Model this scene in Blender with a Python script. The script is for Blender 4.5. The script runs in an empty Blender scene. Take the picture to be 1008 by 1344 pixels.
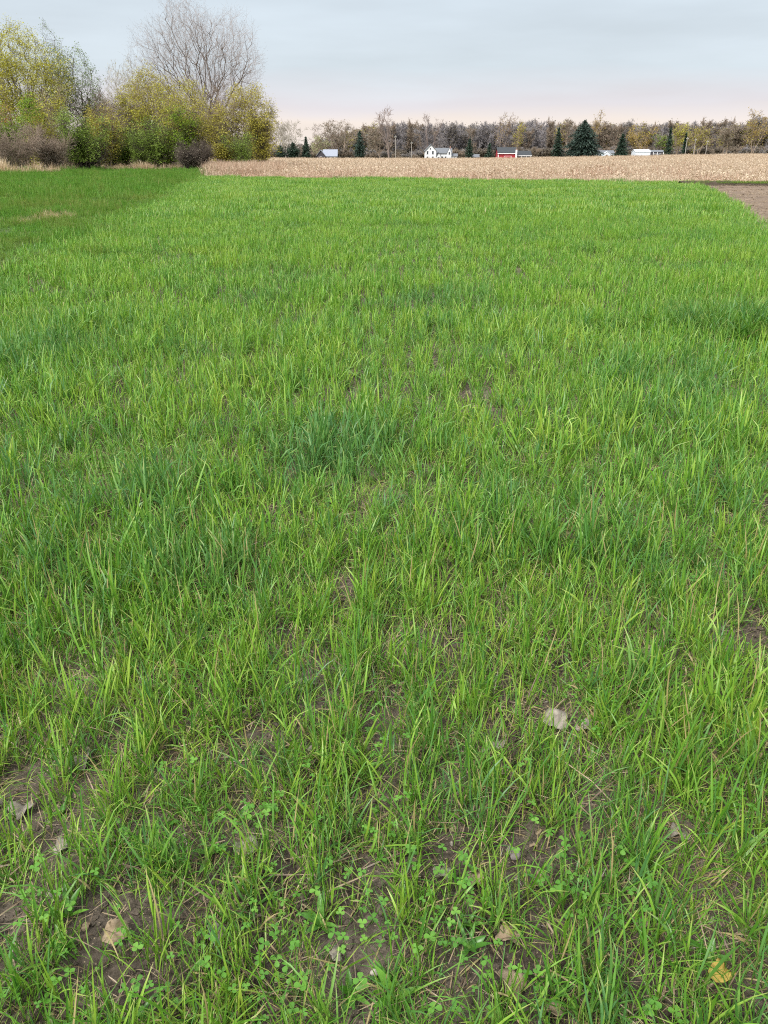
import bpy, math, random
import numpy as np
from math import radians, sin, cos, pi

# ------------------------------------------------------------------ camera, sky, sun, exposure
S = bpy.context.scene
COL = S.collection
HORIZON, FPX = 203.0, 1015.0            # photo pixels (1008 x 1344)
PITCH = math.atan((672 - HORIZON) / FPX)
CAMH = 1.6
cam_data = bpy.data.cameras.new('camera')
cam_data.sensor_fit = 'VERTICAL'
cam_data.sensor_height = 36.0
cam_data.lens = 36.0 * FPX / 1344.0
cam_data.clip_start = 0.05
cam_data.clip_end = 6000
cam = bpy.data.objects.new('camera', cam_data)
COL.objects.link(cam)
cam.location = (0, 0, CAMH)
cam.rotation_euler = (pi / 2 - PITCH, 0, 0)
S.camera = cam

SUN_EL, SUN_AZ = radians(46), radians(-145)      # azimuth from +Y towards +X
world = bpy.data.worlds.new('World')
S.world = world
world.use_nodes = True
wn, wl = world.node_tree.nodes, world.node_tree.links
wn.clear()
w_out = wn.new('ShaderNodeOutputWorld')
bg_sky = wn.new('ShaderNodeBackground'); bg_sky.inputs['Strength'].default_value = 0.05
bg_cl = wn.new('ShaderNodeBackground')
w_mix = wn.new('ShaderNodeMixShader'); w_mix.inputs[0].default_value = 0.94      # cloud cover
sky = wn.new('ShaderNodeTexSky'); sky.sky_type = 'NISHITA'; sky.sun_disc = False
sky.sun_elevation = SUN_EL; sky.sun_rotation = SUN_AZ; sky.air_density = 1.0; sky.dust_density = 2.0
wl.new(sky.outputs[0], bg_sky.inputs[0])
tc = wn.new('ShaderNodeTexCoord')
sep = wn.new('ShaderNodeSeparateXYZ'); wl.new(tc.outputs['Generated'], sep.inputs[0])
# soft stratus streaks
wmap = wn.new('ShaderNodeMapping'); wmap.inputs['Scale'].default_value = (2.2, 2.2, 14)
wl.new(tc.outputs['Generated'], wmap.inputs[0])
wno = wn.new('ShaderNodeTexNoise'); wno.inputs['Scale'].default_value = 1.6; wno.inputs['Detail'].default_value = 5; wno.inputs['Roughness'].default_value = 0.5
wl.new(wmap.outputs[0], wno.inputs['Vector'])
wof = wn.new('ShaderNodeMath'); wof.operation = 'MULTIPLY_ADD'; wof.inputs[1].default_value = 0.05; wof.inputs[2].default_value = -0.025
wl.new(wno.outputs[0], wof.inputs[0])
wz = wn.new('ShaderNodeMath'); wz.operation = 'ADD'; wl.new(sep.outputs['Z'], wz.inputs[0]); wl.new(wof.outputs[0], wz.inputs[1])
# overcast cloud: warm pale band low down, grey blue above, brighter towards the zenith (CIE overcast sky)
ramp = wn.new('ShaderNodeValToRGB'); cr = ramp.color_ramp
cr.elements[0].position = 0.0; cr.elements[0].color = (0.305, 0.270, 0.246, 1)
cr.elements[1].position = 1.0; cr.elements[1].color = (0.64, 0.645, 0.655, 1)
for p, c in ((0.034, (0.305, 0.270, 0.246)), (0.052, (0.250, 0.238, 0.250)), (0.09, (0.212, 0.236, 0.255)), (0.16, (0.220, 0.248, 0.272)), (0.3, (0.315, 0.34, 0.365)), (0.6, (0.515, 0.53, 0.55))):
    e = cr.elements.new(p); e.color = (*c, 1)
wl.new(wz.outputs[0], ramp.inputs[0])
wmr = wn.new('ShaderNodeMapRange'); wmr.inputs['From Min'].default_value = 0.3; wmr.inputs['From Max'].default_value = 0.7
wmr.inputs['To Min'].default_value = 0.92; wmr.inputs['To Max'].default_value = 1.08
wl.new(wno.outputs[0], wmr.inputs[0])
wl.new(ramp.outputs[0], bg_cl.inputs[0]); wl.new(wmr.outputs[0], bg_cl.inputs['Strength'])
wl.new(bg_sky.outputs[0], w_mix.inputs[1]); wl.new(bg_cl.outputs[0], w_mix.inputs[2])
wl.new(w_mix.outputs[0], w_out.inputs['Surface'])

sun_data = bpy.data.lights.new('sun', 'SUN')
sun_data.energy = 1.5; sun_data.angle = radians(10); sun_data.color = (1.0, 0.965, 0.91)
sun = bpy.data.objects.new('sun', sun_data); COL.objects.link(sun)
sun.location = (0, 0, 60)
sun.rotation_euler = (pi / 2 - SUN_EL, 0, -SUN_AZ + pi)

vs = S.view_settings
vs.view_transform = 'Standard'; vs.look = 'None'; vs.exposure = 1.7; vs.gamma = 1.0
vs.use_curve_mapping = False
cy = S.cycles
cy.max_bounces = 4; cy.diffuse_bounces = 2; cy.glossy_bounces = 1; cy.transmission_bounces = 3; cy.transparent_max_bounces = 4
cy.caustics_reflective = False; cy.caustics_refractive = False
cy.use_denoising = False; cy.filter_width = 1.1;
cy.use_adaptive_sampling = True; cy.adaptive_threshold = 0.015
cy.sample_clamp_indirect = 4.0

# ------------------------------------------------------------------ helpers
def terrain(x, y):
    x = np.asarray(x, float); y = np.asarray(y, float)
    def ss(a, b, t):
        t = np.clip((t - a) / (b - a), 0, 1); return t * t * (3 - 2 * t)
    return -1.6 * ss(300, 400, y) + 1.5 * ss(20, 150, x) * ss(110, 290, y)

def at(px, dist):
    """Plan position of something seen at column px of the photo, dist metres ahead."""
    return ((px - 504) / (FPX * (cos(PITCH) + math.tan(PITCH) * sin(PITCH))) * dist, dist)

def gp(px, py, h=0.0):
    """Ground position (height h) seen at a photo pixel."""
    u, v = (px - 504) / FPX, (672 - py) / FPX
    dx, dy, dz = u, cos(PITCH) + v * sin(PITCH), -sin(PITCH) + v * cos(PITCH)
    t = (h - CAMH) / dz
    return (dx * t, dy * t)

def mesh(name, V, F, mats=(), midx=None, smooth=False, attrs=None):
    """F: one array of equal faces, or a list of such arrays."""
    V = np.asarray(V, np.float32).reshape(-1, 3); FL = [np.asarray(f, np.int32) for f in (F if isinstance(F, list) and isinstance(F[0], np.ndarray) else [F])]
    me = bpy.data.meshes.new(name)
    me.vertices.add(len(V)); me.vertices.foreach_set('co', V.ravel())
    flat = np.concatenate([f.ravel() for f in FL]); cnt = np.concatenate([np.full(len(f), f.shape[1], np.int32) for f in FL]); n = len(cnt)
    me.loops.add(len(flat)); me.loops.foreach_set('vertex_index', flat)
    me.polygons.add(n)
    me.polygons.foreach_set('loop_start', np.concatenate([[0], np.cumsum(cnt)[:-1]]).astype(np.int32))
    for m in mats: me.materials.append(m)
    if midx is not None: me.polygons.foreach_set('material_index', np.asarray(midx, np.int32))
    if smooth: me.polygons.foreach_set('use_smooth', np.ones(n, bool))
    if attrs:
        for k_, a in attrs.items():
            at_ = me.attributes.new(k_, 'FLOAT', 'POINT'); at_.data.foreach_set('value', np.asarray(a, np.float32))
    me.update(calc_edges=True)
    return me

def link(name, data, parent=None, label=None, cat=None, group=None, kind=None, loc=None, rz=0):
    o = bpy.data.objects.new(name, data); COL.objects.link(o)
    if parent is not None: o.parent = parent
    if loc is not None: o.location = loc
    if rz: o.rotation_euler[2] = rz
    if label: o['label'] = label
    if cat: o['category'] = cat
    if group: o['group'] = group
    if kind: o['kind'] = kind
    return o

_grids = {}
def vnoise(x, y, scale, seed):
    if seed not in _grids: _grids[seed] = np.random.default_rng(seed).random((256, 256))
    g = _grids[seed]
    x = np.asarray(x) / scale + 1000; y = np.asarray(y) / scale + 1000
    xi = np.floor(x).astype(int); yi = np.floor(y).astype(int); fx = x - xi; fy = y - yi
    fx = fx * fx * (3 - 2 * fx); fy = fy * fy * (3 - 2 * fy)
    a = g[xi % 256, yi % 256]; b = g[(xi + 1) % 256, yi % 256]; c = g[xi % 256, (yi + 1) % 256]; d = g[(xi + 1) % 256, (yi + 1) % 256]
    return (a * (1 - fx) + b * fx) * (1 - fy) + (c * (1 - fx) + d * fx) * fy

def inside(x, y, poly):
    x = np.asarray(x); y = np.asarray(y); r = np.zeros(x.shape, bool); n = len(poly)
    for i in range(n):
        x0, y0 = poly[i]; x1, y1 = poly[(i + 1) % n]
        c = ((y0 > y) != (y1 > y)); den = (y1 - y0) if y1 != y0 else 1e-9
        r ^= c & (x < (x1 - x0) * (y - y0) / den + x0)
    return r

# ------------------------------------------------------------------ materials
class NT:
    def __init__(s, name):
        s.m = bpy.data.materials.new(name); s.m.use_nodes = True
        s.n, s.l = s.m.node_tree.nodes, s.m.node_tree.links; s.n.clear()
        s.out = s.n.new('ShaderNodeOutputMaterial')
    def node(s, t, **kw):
        n = s.n.new(t)
        for k, v in kw.items(): setattr(n, k, v)
        return n
    def noise(s, scale, detail=3, rough=0.55, vec=None):
        n = s.n.new('ShaderNodeTexNoise'); n.inputs['Scale'].default_value = scale; n.inputs['Detail'].default_value = detail; n.inputs['Roughness'].default_value = rough
        if vec is not None: s.l.new(vec, n.inputs['Vector'])
        return n.outputs[0]
    def pos(s):
        return s.n.new('ShaderNodeNewGeometry').outputs['Position']
    def ramp(s, fac, stops):
        r = s.n.new('ShaderNodeValToRGB'); c = r.color_ramp
        c.elements[0].position = stops[0][0]; c.elements[0].color = (*stops[0][1], 1)
        c.elements[1].position = stops[-1][0]; c.elements[1].color = (*stops[-1][1], 1)
        for p, q in stops[1:-1]:
            e = c.elements.new(p); e.color = (*q, 1)
        s.l.new(fac, r.inputs[0]); return r.outputs[0]
    def mix(s, fac, a, b, mode='MIX'):
        n = s.n.new('ShaderNodeMix'); n.data_type = 'RGBA'; n.blend_type = mode
        for i, v in ((0, fac), (6, a), (7, b)):
            if isinstance(v, (int, float)): n.inputs[i].default_value = v
            elif isinstance(v, tuple): n.inputs[i].default_value = (*v, 1)
            else: s.l.new(v, n.inputs[i])
        return n.outputs[2]
    def attr(s, name, typ='GEOMETRY'):
        n = s.n.new('ShaderNodeAttribute'); n.attribute_name = name; n.attribute_type = typ; return n.outputs['Fac']
    def rnd(s):
        return s.n.new('ShaderNodeObjectInfo').outputs['Random']
    def math(s, op, a, b=0.0, clamp=False):
        n = s.n.new('ShaderNodeMath'); n.operation = op; n.use_clamp = clamp
        for i, v in ((0, a), (1, b)):
            if isinstance(v, (int, float)): n.inputs[i].default_value = v
            else: s.l.new(v, n.inputs[i])
        return n.outputs[0]
    def bump(s, h, strength=0.5, dist=0.02):
        b = s.n.new('ShaderNodeBump'); b.inputs['Strength'].default_value = strength; b.inputs['Distance'].default_value = dist
        s.l.new(h, b.inputs['Height']); return b.outputs[0]
    def bsdf(s, color, rough=0.8, spec=0.2, normal=None, trans=0.0, tcol=None):
        p = s.n.new('ShaderNodeBsdfPrincipled'); p.inputs['Roughness'].default_value = rough; p.inputs['Specular IOR Level'].default_value = spec
        if isinstance(color, tuple): p.inputs['Base Color'].default_value = (*color, 1)
        else: s.l.new(color, p.inputs['Base Color'])
        if normal is not None: s.l.new(normal, p.inputs['Normal'])
        o = p.outputs[0]
        if trans:
            t = s.n.new('ShaderNodeBsdfTranslucent')
            c = color if tcol is None else tcol
            if isinstance(c, tuple): t.inputs[0].default_value = (*c, 1)
            else: s.l.new(c, t.inputs[0])
            mx = s.n.new('ShaderNodeMixShader'); mx.inputs[0].default_value = trans
            s.l.new(o, mx.inputs[1]); s.l.new(t.outputs[0], mx.inputs[2]); o = mx.outputs[0]
        s.l.new(o, s.out.inputs['Surface'])
        return s.m

def grass_mat(name, greens, blue, base, trans=0.36, rough=0.38, spec=0.5, dead=True, patch=0.0, yellow=None, tip=None):
    k = NT(name)
    leaf = k.attr('rnd'); t = k.attr('t'); tint = k.math('ADD', k.attr('tint', 'INSTANCER'), k.attr('tint'))
    c = k.ramp(leaf, [(0.0, greens[0]), (0.5, greens[1]), (0.98, greens[2])])
    if patch:
        p = k.pos()
        n = k.math('ADD', k.math('MULTIPLY', k.noise(0.9, 3, 0.6, p), 0.6), k.math('MULTIPLY', k.noise(5, 2, 0.5, p), 0.4))
        tint = k.math('ADD', tint, k.ramp(n, [(0.47, (0, 0, 0)), (0.66, (patch, patch, patch))]))
    c = k.mix(k.math('MULTIPLY', tint, 0.85, True), c, blue)
    if yellow: c = k.mix(k.math('MULTIPLY', tint, -0.8, True), c, yellow)
    if tip: c = k.mix(k.math('MULTIPLY', k.ramp(t, [(0.72, (0, 0, 0)), (1.0, (1, 1, 1))]), k.math('GREATER_THAN', leaf, 0.62)), c, tip)
    if dead: c = k.mix(k.math('GREATER_THAN', leaf, 0.988), c, (0.36, 0.29, 0.14))
    f = k.ramp(t, [(0.0, (1, 1, 1)), (0.22, (0, 0, 0))])
    c = k.mix(f, c, base)
    tc_ = k.mix(1.0, c, (1.25, 1.25, 0.7), 'MULTIPLY')
    return k.bsdf(c, rough, spec, trans=trans, tcol=tc_)

def plain(name, c, rough=0.8, spec=0.2, var=0.25, scale=3.0, bump=0.0):
    k = NT(name)
    n = k.noise(scale, 4, 0.6, k.node('ShaderNodeTexCoord').outputs['Object'])
    col = k.ramp(n, [(0.3, tuple(v * (1 - var) for v in c)), (0.7, tuple(min(1, v * (1 + var)) for v in c))])
    return k.bsdf(col, rough, spec, normal=k.bump(n, bump, 0.02) if bump else None)

def leaf_mat(name, a, b, trans=0.35):
    k = NT(name)
    r = k.attr('rnd')
    return k.bsdf(k.ramp(r, [(0, a), (1, b)]), 0.55, 0.25, trans=trans)

def bark_mat(name, a, b):
    k = NT(name)
    n = k.noise(6, 4, 0.6, k.node('ShaderNodeTexCoord').outputs['Object'])
    return k.bsdf(k.ramp(n, [(0.3, a), (0.7, b)]), 0.9, 0.1)

M = {}
M['rye'] = grass_mat('rye_leaf', [(0.060, 0.178, 0.013), (0.132, 0.292, 0.026), (0.265, 0.435, 0.066)], (0.075, 0.19, 0.058), (0.17, 0.20, 0.06), patch=0.7, trans=.3, rough=.45, spec=.4, yellow=(.34, .42, .06), tip=(.40, .40, .14))
M['rye_stem'] = grass_mat('rye_stem', [(0.12, 0.27, 0.03), (0.17, 0.33, 0.045), (0.22, 0.33, 0.08)], (0.1, 0.2, 0.06), (0.24, 0.20, 0.10), trans=0.2)
M['lawn'] = grass_mat('path_grass', [(0.042, 0.130, 0.012), (0.080, 0.205, 0.022), (0.140, 0.28, 0.040)], (0.20, 0.21, 0.06), (0.12, 0.15, 0.05), rough=.6, spec=.2, patch=.6)
M['dry'] = grass_mat('dry_grass', [(0.46, 0.36, 0.23), (0.56, 0.45, 0.30), (0.40, 0.29, 0.18)], (0.36, 0.22, 0.14), (0.34, 0.25, 0.15), trans=0.2, dead=False)
M['straw'] = grass_mat('straw', [(0.22, 0.16, 0.095), (0.36, 0.28, 0.175), (0.10, 0.065, 0.038)], (0.24, 0.17, 0.12), (0.34, 0.26, 0.15), trans=0.1, dead=False)
M['stalk'] = grass_mat('corn_stalk', [(0.44, 0.355, 0.26), (0.55, 0.46, 0.345), (0.33, 0.25, 0.18)], (0.33, 0.20, 0.14), (0.42, 0.30, 0.19), trans=0.08, dead=False, rough=.7, spec=.15)
M['clover'] = grass_mat('clover_leaf', [(0.07, 0.21, 0.018), (0.10, 0.27, 0.025), (0.15, 0.33, 0.04)], (0.08, 0.2, 0.05), (0.15, 0.26, 0.05), dead=False)

def soil_mat(name, dark, mid, light, sc=1.0, flecks=True):
    k = NT(name); p = k.pos()
    n1 = k.noise(9 * sc, 6, 0.65, p); n2 = k.noise(60 * sc, 4, 0.7, p); n3 = k.noise(1.7 * sc, 3, 0.5, p)
    c = k.ramp(n1, [(0.32, dark), (0.52, mid), (0.72, light)])
    c = k.mix(0.55, c, k.ramp(n2, [(0.3, dark), (0.7, light)]))
    c = k.mix(k.ramp(n3, [(0.4, (0, 0, 0)), (0.65, (0.5, 0.5, 0.5))]), c, light)
    if flecks:
        v = k.node('ShaderNodeTexVoronoi'); v.inputs['Scale'].default_value = 90 * sc; k.l.new(p, v.inputs['Vector'])
        c = k.mix(k.math('MULTIPLY', k.math('LESS_THAN', v.outputs[0], 0.16), 0.5), c, (0.42, 0.33, 0.22))
    h = k.math('ADD', n1, k.math('MULTIPLY', n2, 0.5))
    return k.bsdf(c, 0.95, 0.1, normal=k.bump(h, 1.0, 0.02))
M['soil'] = soil_mat('field_soil', (0.009, 0.007, 0.005), (0.030, 0.023, 0.017), (0.165, 0.136, 0.107))  # darkened: shade in the gaps between blades is put into the soil colour
M['tilled'] = soil_mat('tilled_soil', (0.06, 0.042, 0.031), (0.12, 0.088, 0.066), (0.24, 0.18, 0.13), 0.25)
M['stubble_soil'] = soil_mat('stubble_litter', (0.20, 0.15, 0.105), (0.34, 0.265, 0.19), (0.48, 0.39, 0.295), 0.3)
k = NT('turf_ground'); p_ = k.pos()
M['turf'] = k.bsdf(k.ramp(k.noise(3, 5, 0.6, p_), [(0.3, (0.03, 0.05, 0.014)), (0.7, (0.07, 0.10, 0.03))]), 0.95, 0.1)
k = NT('far_land'); p_ = k.pos()
M['land'] = k.bsdf(k.ramp(k.noise(0.05, 5, 0.6, p_), [(0.3, (0.10, 0.11, 0.05)), (0.7, (0.20, 0.17, 0.10))]), 0.95, 0.1)
M['dark_soil'] = soil_mat('ditch_soil', (0.02, 0.015, 0.01), (0.045, 0.034, 0.025), (0.08, 0.06, 0.045), 0.5, False)

# ------------------------------------------------------------------ fields (plan outlines)
RYE = [(-3.1, -3), (-3.6, 4), (-4.34, 8.99), (-4.72, 10.34), (-5.43, 13.84), (-5.68, 17.13), (-6.38, 22.66), (-8.88, 37.67), (-13.2, 61), (2.0, 55.5), (18.19, 50.07), (13.57, 34.54), (10.87, 25.88), (7.4, 15.78), (5.8, 10.28), (4.5, 5), (4.2, -3)]
TILLED = [(4.2, -3), (4.5, 5), (5.8, 10.28), (7.4, 15.78), (10.87, 25.88), (13.57, 34.54), (18.19, 50.07), (40, 45.2), (40, -3)]
PATH = [(-3.1, -3), (-3.6, 4), (-4.34, 8.99), (-4.72, 10.34), (-5.43, 13.84), (-5.68, 17.13), (-6.38, 22.66), (-8.88, 37.67), (-13.2, 61), (-15.5, 77), (-23, 108), (-70, 108), (-70, -3)]
STUB = [(-13.2, 61), (2.0, 55.5), (18.59, 50.37), (40, 45.2), (120, 60), (330, 330), (-260, 330), (-60, 122), (-24, 108), (-15.5, 77)]

def sheet(name, poly, mat, z, n=(140, 140), amp=0.0, nscale=0.1, kind='structure', box=None):
    """A terrain-following sheet clipped to an outline by dropping the cells outside it."""
    P = np.array(poly); x0, y0 = P.min(0); x1, y1 = P.max(0)
    if box: x0, y0, x1, y1 = box
    xs = np.linspace(x0, x1, n[0]); ys = np.linspace(y0, y1, n[1])
    X, Y = np.meshgrid(xs, ys)
    Z = terrain(X, Y) + z
    if amp:
        Z = Z + amp * (vnoise(X, Y, nscale, 71) * 0.6 + vnoise(X, Y, nscale * 0.37, 72) * 0.4)
    idx = np.arange(n[0] * n[1]).reshape(n[1], n[0])
    F = np.stack([idx[:-1, :-1], idx[:-1, 1:], idx[1:, 1:], idx[1:, :-1]], -1).reshape(-1, 4)
    cx = (X[:-1, :-1] + X[1:, 1:]).ravel() / 2; cy_ = (Y[:-1, :-1] + Y[1:, 1:]).ravel() / 2
    F = F[inside(cx, cy_, poly)]
    V = np.stack([X.ravel(), Y.ravel(), Z.ravel()], 1)
    used, inv = np.unique(F, return_inverse=True)
    return link(name, mesh(name, V[used], inv.reshape(-1, 4), [mat], smooth=True), kind=kind)

# one land sheet to the horizon
ys = np.concatenate([np.linspace(-60, 280, 18), np.linspace(290, 420, 27), np.linspace(440, 700, 10), [900, 1150, 1500]])
xs = np.concatenate([[-1500, -1000, -700], np.linspace(-500, 500, 61), [700, 1000, 1500]])
X, Y = np.meshgrid(xs, ys); idx = np.arange(X.size).reshape(X.shape)
F = np.stack([idx[:-1, :-1], idx[:-1, 1:], idx[1:, 1:], idx[1:, :-1]], -1).reshape(-1, 4)
link('ground', mesh('ground', np.stack([X.ravel(), Y.ravel(), terrain(X, Y).ravel() - 0.03], 1), F, [M['land']], smooth=True), kind='structure')
sheet('stubble_field', STUB, M['stubble_soil'], 0.0, (110, 90))
sheet('grass_path', PATH, M['turf'], 0.004, (120, 130))
sheet('tilled_plot', TILLED, M['tilled'], 0.006, (150, 170), 0.07, 0.5)
sheet('rye_field', RYE, M['soil'], 0.012, (110, 150))
NEAR = [(-3.2, -1), (-4.2, 5.6), (-4.4, 7), (5.2, 7), (5.0, 5.6), (4.4, -1)]
sheet('field_soil', NEAR, M['soil'], 0.016, (220, 190), 0.05, 0.13)

# ditch bank at the far end of the tilled plot
n = 60; xs = np.linspace(16.5, 46, n); prof = [(-0.5, 0.0), (-0.15, 0.16), (0.25, 0.22), (0.9, 0.02)]
V = [(x, 46.6 - 0.07 * (x - 17) + dy + 0.25 * (vnoise(x, 0, 1.1, 5) - .5), h * (0.7 + 0.6 * float(vnoise(x, 1, 0.8, 6))) + 0.02) for x in xs for dy, h in prof]
F = [(i * 4 + j, (i + 1) * 4 + j, (i + 1) * 4 + j + 1, i * 4 + j + 1) for i in range(n - 1) for j in range(3)]
link('ditch_bank', mesh('ditch_bank', V, F, [M['dark_soil']], smooth=True), kind='structure')

# ------------------------------------------------------------------ scatter of small plants (geometry nodes)
def scatter(name, protos, P, rot, scl, tint, idx, label, cat, mats, real=False):
    P = np.asarray(P, np.float32); N = len(P)
    me = bpy.data.meshes.new(name); me.vertices.add(N); me.vertices.foreach_set('co', P.ravel())
    for nm, typ, a, key in (('rot', 'FLOAT_VECTOR', rot, 'vector'), ('scl', 'FLOAT_VECTOR', scl, 'vector'), ('tint', 'FLOAT', tint, 'value'), ('idx', 'INT', idx, 'value')):
        A = me.attributes.new(nm, typ, 'POINT')
        A.data.foreach_set(key, np.asarray(a, np.int32 if typ == 'INT' else np.float32).ravel())
    for m in mats: me.materials.append(m)
    o = link(name, me, label=label, cat=cat, kind='stuff')
    g = bpy.data.node_groups.new(name, 'GeometryNodeTree')
    g.interface.new_socket('Geometry', in_out='INPUT', socket_type='NodeSocketGeometry')
    g.interface.new_socket('Geometry', in_out='OUTPUT', socket_type='NodeSocketGeometry')
    gi = g.nodes.new('NodeGroupInput'); go = g.nodes.new('NodeGroupOutput')
    jn = g.nodes.new('GeometryNodeJoinGeometry'); ip = g.nodes.new('GeometryNodeInstanceOnPoints')
    for pm in reversed(protos):
        po = bpy.data.objects.new(pm.name, pm)          # not linked to the scene
        oi = g.nodes.new('GeometryNodeObjectInfo'); oi.inputs['Object'].default_value = po; oi.inputs['As Instance'].default_value = False
        ti = g.nodes.new('GeometryNodeGeometryToInstance')
        g.links.new(oi.outputs['Geometry'], ti.inputs[0]); g.links.new(ti.outputs[0], jn.inputs[0])
    def na(nm, typ):
        a = g.nodes.new('GeometryNodeInputNamedAttribute'); a.data_type = typ; a.inputs['Name'].default_value = nm; return a.outputs['Attribute']
    g.links.new(gi.outputs[0], ip.inputs['Points']); g.links.new(jn.outputs[0], ip.inputs['Instance'])
    ip.inputs['Pick Instance'].default_value = True
    g.links.new(na('idx', 'INT'), ip.inputs['Instance Index'])
    e2r = g.nodes.new('FunctionNodeEulerToRotation'); g.links.new(na('rot', 'FLOAT_VECTOR'), e2r.inputs[0])
    g.links.new(e2r.outputs[0], ip.inputs['Rotation']); g.links.new(na('scl', 'FLOAT_VECTOR'), ip.inputs['Scale'])
    if real:
        rl = g.nodes.new('GeometryNodeRealizeInstances'); g.links.new(ip.outputs[0], rl.inputs[0]); g.links.new(rl.outputs[0], go.inputs[0])
    else: g.links.new(ip.outputs[0], go.inputs[0])
    md = o.modifiers.new('scatter', 'NODES'); md.node_group = g
    return o

class Blades:
    """Collects curved leaf blades and thin stems as strips of quads, with attributes t and rnd."""
    def __init__(s, seed): s.V = []; s.F = []; s.T = []; s.R = []; s.MI = []; s.n = 0; s.r = np.random.default_rng(seed)
    def add(s, V, F, T, R, mi):
        s.V.append(V); s.F.append(F + s.n); s.T.append(T); s.R.append(np.full(len(V), R if R > .99 else R * .98)); s.MI += [mi] * len(F); s.n += len(V)
    def blade(s, base, az, a0, curv, L, W, n=5, fold=True, twist=0.0, mi=0, flop=0.0, rnd=None):
        q = np.linspace(0, 1, n + 1); a = a0 + curv * q ** 1.6 + flop * np.clip(q - 0.55, 0, 1) * 2.2
        ds = L / n; am = (a[:-1] + a[1:]) / 2
        rr = np.concatenate([[0], np.cumsum(np.sin(am) * ds)]); zz = np.concatenate([[0], np.cumsum(np.cos(am) * ds)])
        h = np.array([cos(az), sin(az), 0]); sd = np.array([-sin(az), cos(az), 0])
        C = np.array(base) + rr[:, None] * h + zz[:, None] * np.array([0, 0, 1.0])
        nr = -np.cos(a)[:, None] * h + np.sin(a)[:, None] * np.array([0, 0, 1.0])
        tw = twist * q
        side = np.cos(tw)[:, None] * sd + np.sin(tw)[:, None] * nr
        nn = np.cos(tw)[:, None] * nr - np.sin(tw)[:, None] * sd
        w = W * np.minimum(0.55 + q * 1.8, 1.0) * np.clip((1 - q) * 2.4, 0, 1) ** 0.75 * 0.5
        w = np.maximum(w, W * 0.03)
        if fold:
            V = np.stack([C - side * w[:, None] + nn * w[:, None] * 0.45, C, C + side * w[:, None] + nn * w[:, None] * 0.45], 1).reshape(-1, 3)
            i = np.arange(n) * 3
            F = np.concatenate([np.stack([i, i + 1, i + 4, i + 3], 1), np.stack([i + 1, i + 2, i + 5, i + 4], 1)])
            T = np.repeat(q, 3)
        else:
            V = np.stack([C - side * w[:, None], C + side * w[:, None]], 1).reshape(-1, 3)
            i = np.arange(n) * 2; F = np.stack([i, i + 1, i + 3, i + 2], 1); T = np.repeat(q, 2)
        s.add(V, F, T, s.r.random() if rnd is None else rnd, mi)
        return C[-1]
    def stem(s, p0, p1, r0, r1, mi=1, k=3, rnd=None):
        p0 = np.array(p0, float); p1 = np.array(p1, float); d = p1 - p0; d = d / (np.linalg.norm(d) + 1e-9)
        a = np.cross(d, [0.3, 0.9, 0.2]); a /= np.linalg.norm(a); b = np.cross(d, a)
        th = np.arange(k) * 2 * pi / k; ring = np.cos(th)[:, None] * a + np.sin(th)[:, None] * b
        V = np.concatenate([p0 + ring * r0, p1 + ring * r1]); i = np.arange(k); j = (i + 1) % k
        s.add(V, np.stack([i, j, j + k, i + k], 1), np.repeat([0.15, 0.6], k), s.r.random() if rnd is None else rnd, mi)
    def mesh(s, name, mats, smooth=True):
        return mesh(name, np.concatenate(s.V), np.concatenate(s.F), mats, s.MI, smooth, {'t': np.concatenate(s.T), 'rnd': np.concatenate(s.R)})

RYEM = [M['rye'], M['rye_stem']]
def rye_tuft(b, x, y, tillers, segs, fold, wide=1.0, spread=.02, lean=.15, upright=1.0, withered=(0, 0), short=(0, 0)):
    r = b.r
    for _ in range(r.integers(*tillers)):
        x0, y0 = x + r.normal(0, spread), y + r.normal(0, spread); ln = r.normal(0, lean, 2); H = r.uniform(0.05, 0.14)
        b.stem((x0, y0, -0.02), (x0 + ln[0] * H, y0 + ln[1] * H, H), 0.002 * wide, 0.0014 * wide)
        az = r.uniform(0, 2 * pi); nl = 3
        for i in range(nl):
            f = (i + 0.6) / nl; inner = i == nl - 1
            b.blade((x0 + ln[0] * H * f, y0 + ln[1] * H * f, H * f), az + i * pi + r.normal(0, 0.5),
                    r.uniform(0.03, 0.18) if inner else r.uniform(0.08, 0.5), (r.uniform(0.05, 0.5) if inner else r.uniform(0.2, 1.3)) * upright,
                    r.uniform(0.10, 0.22) * (0.75 + 0.35 * f), wide * r.uniform(0.0038, 0.0080), segs, fold and r.random() < .45, r.normal(0, 0.8), 0, flop=1.0 if r.random() < 0.16 else 0.0)
    for _ in range(r.integers(*withered) if withered[1] else 0):
        b.blade((x + r.normal(0, .02), y + r.normal(0, .02), 0.01), r.uniform(0, 2 * pi), r.uniform(0.6, 1.35), r.uniform(0.2, 0.9), r.uniform(0.04, 0.12), 0.0028 * wide, 3, False, 0, 0, rnd=0.999)
    for _ in range(r.integers(*short) if short[1] else 0):
        b.blade((x + r.normal(0, .03), y + r.normal(0, .03), 0.0), r.uniform(0, 2 * pi), r.uniform(0.1, 1.1), r.uniform(0.1, 1.0), r.uniform(0.03, 0.10), 0.0026 * wide, 3, False, 0, 0)
def rye_near(seed):
    b = Blades(seed); rye_tuft(b, 0, 0, (1, 4), 4, True, 1.05, withered=(1, 4), short=(1, 4)); return b.mesh('rye_tuft', RYEM)
def rye_next(seed):
    b = Blades(seed); rye_tuft(b, 0, 0, (2, 4), 3, False, 1.15, withered=(0, 2), short=(0, 2)); return b.mesh('rye_tuft', RYEM)
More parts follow.
